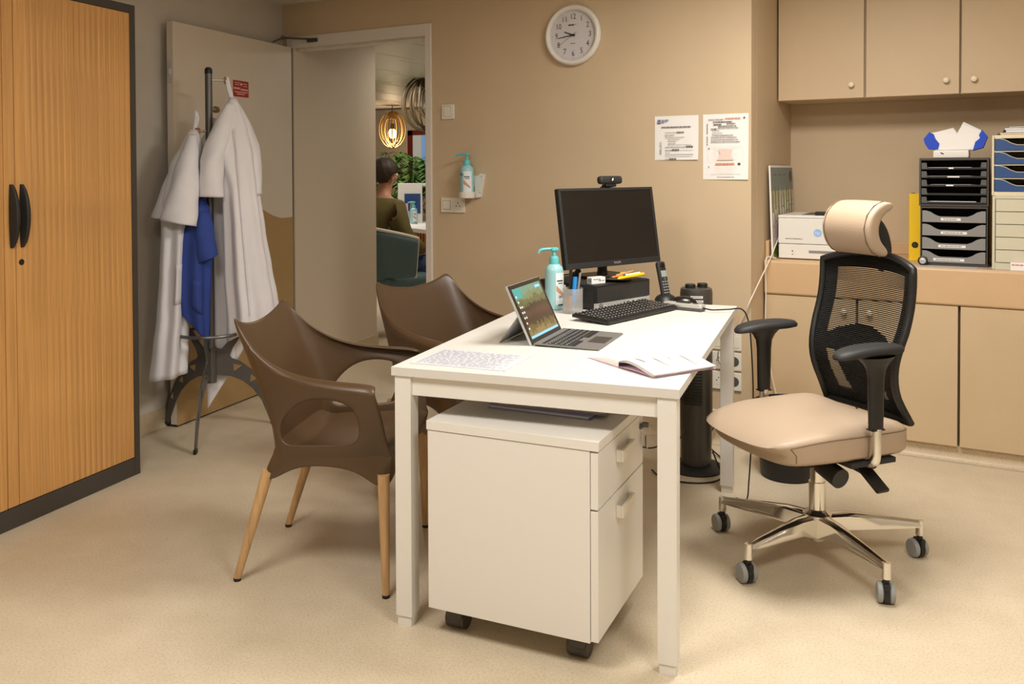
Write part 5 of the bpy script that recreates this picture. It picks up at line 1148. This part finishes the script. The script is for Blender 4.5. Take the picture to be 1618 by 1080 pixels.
# wall dispenser
br = thing('bottle_bracket', 'white wall bracket holding the aqua gel bottle', 'bracket', BWP(1.288, 1.145, .0005), BWA)
bm = B(); lathe(bm, [(0, 0), (.040, 0), (.043, .004), (.043, .034), (.0405, .034), (.0405, .004), (0, .004)], 32, T(0, -.052, 0)); obj('holder_cup', bm, 'white_steel', br)
bm = B(); prism(bm, [(.03, .0), (.062, .004), (.086, .128), (.06, .132), (.036, .11), (.02, .10)], -.014, 0, XZ); prism(bm, [(-.04, .06), (.05, .06), (.05, .12), (-.04, .12)], -.008, 0, XZ); obj('back_plate', bm, 'white_steel', br)
bm = B()
for x, z in ((.068, .115), (.058, .03)): cyl(bm, (x, -.0138, z), (x, -.0150, z), .003, None, 10)
obj('screw', bm, 'mid_grey', br)
p = BWP(1.288, 1.1495, .0525)
t_, r_, h_, aa = pump_bottle('sanitizer_bottle', p, BWA+.15, 'aqua pump bottle of hand gel in the wall bracket', .172, .037)
wrap_text('ido', .024, r_, aa[0]-.35, h_*.72, t_)
# papers
def sheet(label, q0, q1, z0, z1):
    t = thing('notice', label, 'notice', BWP((q0+q1)/2, z0, .0006), BWA); w2 = (q1-q0)/2; h = z1-z0; bm = B()
    grid(bm, lambda i, j: V(-w2+2*w2*i/6, -.0012-.006*((1-j/6)**3)*(i/6 if True else 0), h*j/6), 7, 7); pp = mods(obj('paper', bm, 'paper', t, 60), .0004); pp.data.shade_flat(); return t, w2, h
t, w2, h = sheet('square white notice with a blue logo pinned left of another', 2.337, 2.555, 1.341, 1.553)
Y = -.0080
bm = B(); quad(bm, -w2+.016, -w2+.033, h-.036, h-.018, Y); lo = obj('logo', bm, 'blue_print', t, 0)
text('logo_letter', 'U', .019, 'paper', lo, T(-w2+.0245, Y-.0004, h-.0268), 'CENTER', 1.1)
bm = B(); lines(bm, -w2+.036, -w2+.072, h-.020, .003, Y, 1, .05, .02); lines(bm, -w2+.036, -w2+.068, h-.026, .003, Y, 2, .05, .02); lines(bm, -w2+.036, -w2+.05, h-.032, .003, Y, 3, .05, .02); obj('logo_print', bm, 'blue_print', t, 0)
bm = B(); lines(bm, -w2+.036, w2-.034, h-.054, .005, Y, 4, .12, .010)
for k, (a, b, z, hh) in enumerate(((.055, .11, .081, .002), (.112, .148, .080, .006), (.052, .10, .094, .0025), (.055, .15, .104, .002), (.068, .125, .114, .002), (.068, .11, .123, .002), (.068, .105, .133, .002), (.068, .186, .140, .0015), (.055, .155, .151, .0025), (.158, .194, .149, .007), (.055, .085, .166, .003), (.088, .125, .164, .008), (.127, .194, .166, .0015), (.055, .08, .177, .0015), (.055, .194, .186, .002), (.055, .19, .196, .0015), (.055, .073, .208, .002), (.075, .11, .207, .006))):
    lines(bm, -w2+a, -w2+b, h-z, hh, Y, 20+k, .1, .009)
tag(obj('print', bm, 'print_ink', t, 0), kind='stuff')
text('side_print', 'APPEL EXTS', .0135, 'ink', t, T(-w2+.033, Y, h-.155) @ RY(-PI/2), 'CENTER', .85)
t, w2, h = sheet('tall white notice with red and orange print by wall corner', 2.577, 2.792, 1.247, 1.554)
bm = B()
for k, (a, b, z, hh) in enumerate(((.028, .10, .026, .003), (.05, .14, .037, .005), (.052, .09, .049, .005), (.115, .155, .046, .004), (.074, .162, .057, .004), (.04, .07, .070, .005), (.073, .17, .066, .003), (.045, .08, .078, .002), (.045, .095, .089, .002), (.045, .145, .100, .003), (.04, .162, .110, .003), (.04, .168, .121, .003), (.04, .178, .131, .003), (.04, .18, .282, .001), (.07, .148, .295, .002), (.028, .034, .161, .005), (.028, .034, .247, .005))):
    lines(bm, -w2+a, -w2+b, h-z, hh, Y, 50+k, .12, .008)
for k, z in enumerate((.048, .058, .068, .078, .088, .108, .119, .130, .142)): quad(bm, -w2+.020, -w2+.025, h-z-.0025, h-z+.0025, Y)
tag(obj('print', bm, 'print_ink', t, 0), kind='stuff')
bm = B(); lines(bm, -w2+.108, w2-.036, h-.022, .004, Y, 33, .1, .01); obj('red_print', bm, 'red_ink', t, 0); bm = B(); lines(bm, -w2+.064, w2-.066, h-.234, .005, Y-.0003, 34, .1, .01); obj('red_print', bm, 'red_ink', t, 0)
bm = B(); quad(bm, -w2+.06, w2-.062, h-.238, h-.229, Y); obj('orange_band', bm, 'orange_print', t, 0)
bm = B(); bm.faces.new([bm.verts.new((-w2+x, Y, h-z)) for x, z in ((.068, .216), (.148, .216), (.132, .19), (.142, .165), (.075, .165), (.085, .19))]); obj('pink_block', bm, 'pink_print', t, 0)
bm = B()
for a, b, z0, z1 in ((.026, .19, .152, .1526), (.026, .19, .222, .2226)): quad(bm, -w2+a, -w2+b, h-z1, h-z0, Y)
for a in (.026, .1894): quad(bm, -w2+a, -w2+a+.0006, h-.2226, h-.152, Y)
for k in range(7): lines(bm, -w2+.05+.005*(k % 2), -w2+.165-.01*(k % 3), h-.158-k*.009, .0012, Y-.0003, 80+k, .3, .008)
for k in range(4): lines(bm, -w2+.055+.005*k, -w2+.165-.008*k, h-.248-k*.009, .0012, Y-.0003, 90+k, .3, .008)
obj('fine_print', bm, 'pink_print', t, 0)
bm = B(); ball(bm, (w2-.042, Y, h-.234), .006, 8, (1.2, .05, .8)); ball(bm, (w2-.018, Y, h-.020), .004, 8, (1.2, .05, .8)); obj('pointer_print', bm, 'ink', t, 0)
# stacked double sockets under the desk
for k, (zc, lab) in enumerate(((.49, 'white double wall socket topmost of the column by desk leg'), (.397, 'white double wall socket second down in the column by desk leg'), (.303, 'white double wall socket third down in the column by desk leg'), (.12, 'white double wall socket lowest near the floor by desk leg'))):
    so = thing('double_socket', lab, 'socket', BWP(2.692, zc, .001), BWA, 'wall sockets behind the desk')
    bm = B(); box(bm, (-.070, -.010, -.042), (.070, 0, .042), .004, 2); pl2 = obj('plate', bm, 'off_white', so)
    for x in (-.036, .036):
        bm = B(); lathe(bm, [(.0235, .0102), (.0225, .0104), (.0215, .0106), (0, .0106)], 24, T(x, 0, 0) @ RX(PI/2)) if k else box(bm, (x-.025, -.012, -.028), (x+.025, -.009, .028), .002); obj('socket_face' if not k else 'socket_well', bm, 'off_white' if (k == 0) else ('dark_grey' if x > 0 else 'off_white'), so)
    bm = B()
    for x in (-.036,):
        for dx, dz in ((-.01, 0), (.01, 0), (0, .013)): cyl(bm, (x+dx, -.0105, dz), (x+dx, -.0112, dz), .003, None, 8)
    obj('socket_holes', bm, 'ink', so)

# ------------------------------------------------------------------ heater, bin, cables
ht = thing('tower_heater', 'tall dark tower heater with two knobs standing behind the desk', 'heater', (-.548, 3.862, 0), math.radians(25))
bm = B(); lathe(bm, [(0, 0), (.118, 0), (.122, .006), (.110, .016), (.06, .022), (0, .022)], 40); obj('base', bm, 'black_soft', ht)
bm = B(); lathe(bm, [(0, .02), (.058, .02), (.064, .03), (.069, .25), (.069, .765), (.066, .782), (.060, .786), (0, .786)], 40); obj('tower', bm, 'brushed', ht)
bm = B(); grid(bm, lambda i, j: V(math.cos(-PI*.98+PI*.50*i/16)*.0697, math.sin(-PI*.98+PI*.50*i/16)*.0697, (.29, .69)[j]), 17, 2); gr = obj('grille_panel', bm, 'black', ht)
bm = B()
for k in range(30):
    z = .300+k*.0130; tube(bm, [(math.cos(a)*.0706, math.sin(a)*.0706, z) for a in [-PI*.97+PI*.48*i/12 for i in range(13)]], .0016, 4, False, True, 1.0)
tag(obj('louvres', bm, 'brushed', gr, 0), kind='stuff')
for k, (x, y) in enumerate(((-.03, -.012), (.03, .008))):
    bm = B(); lathe(bm, [(0, 0), (.022, 0), (.022, .014), (.019, .017), (0, .017)], 24, T(x, y, .786)); obj('knob', bm, 'black', ht)
for k, (x, w_, z) in enumerate(((-.008, .052, .752), (-.003, .046, .734))):
    bm = B(); N = 8; a0 = -PI/2-.15; grid(bm, lambda i, j: V(math.cos(a0+(x-w_/2+w_*i/N)/.0693)*.0698, math.sin(a0+(x-w_/2+w_*i/N)/.0693)*.0698, z+(-.005, .005)[j]), N+1, 2); lb = obj('label_strip', bm, 'paper', ht)
    bm = B(); grid(bm, lambda i, j: V(math.cos(a0+(x-w_/2.4+w_/1.2*i/N)/.0693)*.0702, math.sin(a0+(x-w_/2.4+w_/1.2*i/N)/.0693)*.0702, z+(-.0015, .0015)[j]), N+1, 2); obj('print', bm, 'ink_grey', lb, 0)
bn_ = thing('waste_bin', 'round black waste bin behind the office chair', 'bin', (-.170, 3.90, 0))
bm = B(); lathe(bm, [(0, 0), (.105, 0), (.11, .006), (.14, .30), (.145, .302), (.145, .31), (.137, .31), (.104, .012), (0, .012)], 40); obj('bin_body', bm, 'black', bn_)
def cable(label, pts, m, r=.003, name='cable', k=8):
    t = thing(name, label, 'cable', pts[0]); p0 = V(*pts[0]); bm = B(); tube(bm, [p-p0 for p in spline(pts, k)], r, 8); obj('wire', bm, m, t); return t
cable('white power cord slanting from the worktop down to wall sockets', [BAY(.046, .37, .965), BAY(.042, .28, .910), BAY(0.036, 0.205, 0.857), BAY(0.014, 0.100, 0.767), BWP(2.807, 0.692, 0.020), BWP(2.772, 0.613, 0.020), BWP(2.738, 0.539, 0.014)], 'wire_white', .0032)
cable('white power cord hanging straight down from the worktop corner', [BAY(.05, .27, .862), BAY(.022, .235, .870), BAY(.018, .205, .845), BAY(.02, .20, .70), BAY(.02, .20, .5), BAY(.05, .20, .3), BAY(.085, .20, .14), BAY(.09, .19, .01)], 'wire_white', .0035)
cable('black cable looping on the floor by tower heater base', [(-.47, 3.80, .10), (-.44, 3.76, .05), (-.425, 3.78, .006), (-.46, 3.70, .004), (-.55, 3.66, .004), (-.66, 3.68, .004), (-.72, 3.75, .01)], 'black', .0035)
cable('black cable running from lowest wall socket to heater', [BWP(2.66, .13, .015), BWP(2.64, .08, .05), BWP(2.62, .03, .10), (-.45, 4.0, .005), (-.43, 3.93, .004)], 'black', .0035)
cable('black cable hanging in a loop under the far desk end', [(-.68, 3.60, .66), (-.70, 3.62, .45), (-.66, 3.66, .33), (-.58, 3.70, .35), (-.55, 3.72, .5), (-.56, 3.70, .66)], 'black', .003)
cable('black cable drooping low behind the white pedestal', [(-.95, 3.55, .62), (-.85, 3.5, .30), (-.70, 3.45, .20), (-.60, 3.5, .22), (-.55, 3.58, .26), (-.50, 3.62, .62)], 'black', .003)
cable('thin dark wire between wall sockets and desk', [BWP(2.655, .44, .014), BWP(2.66, .40, .03), BWP(2.69, .34, .03), BWP(2.70, .25, .03), BWP(2.66, .16, .03), BWP(2.655, .13, .014)], 'dark_grey', .002)
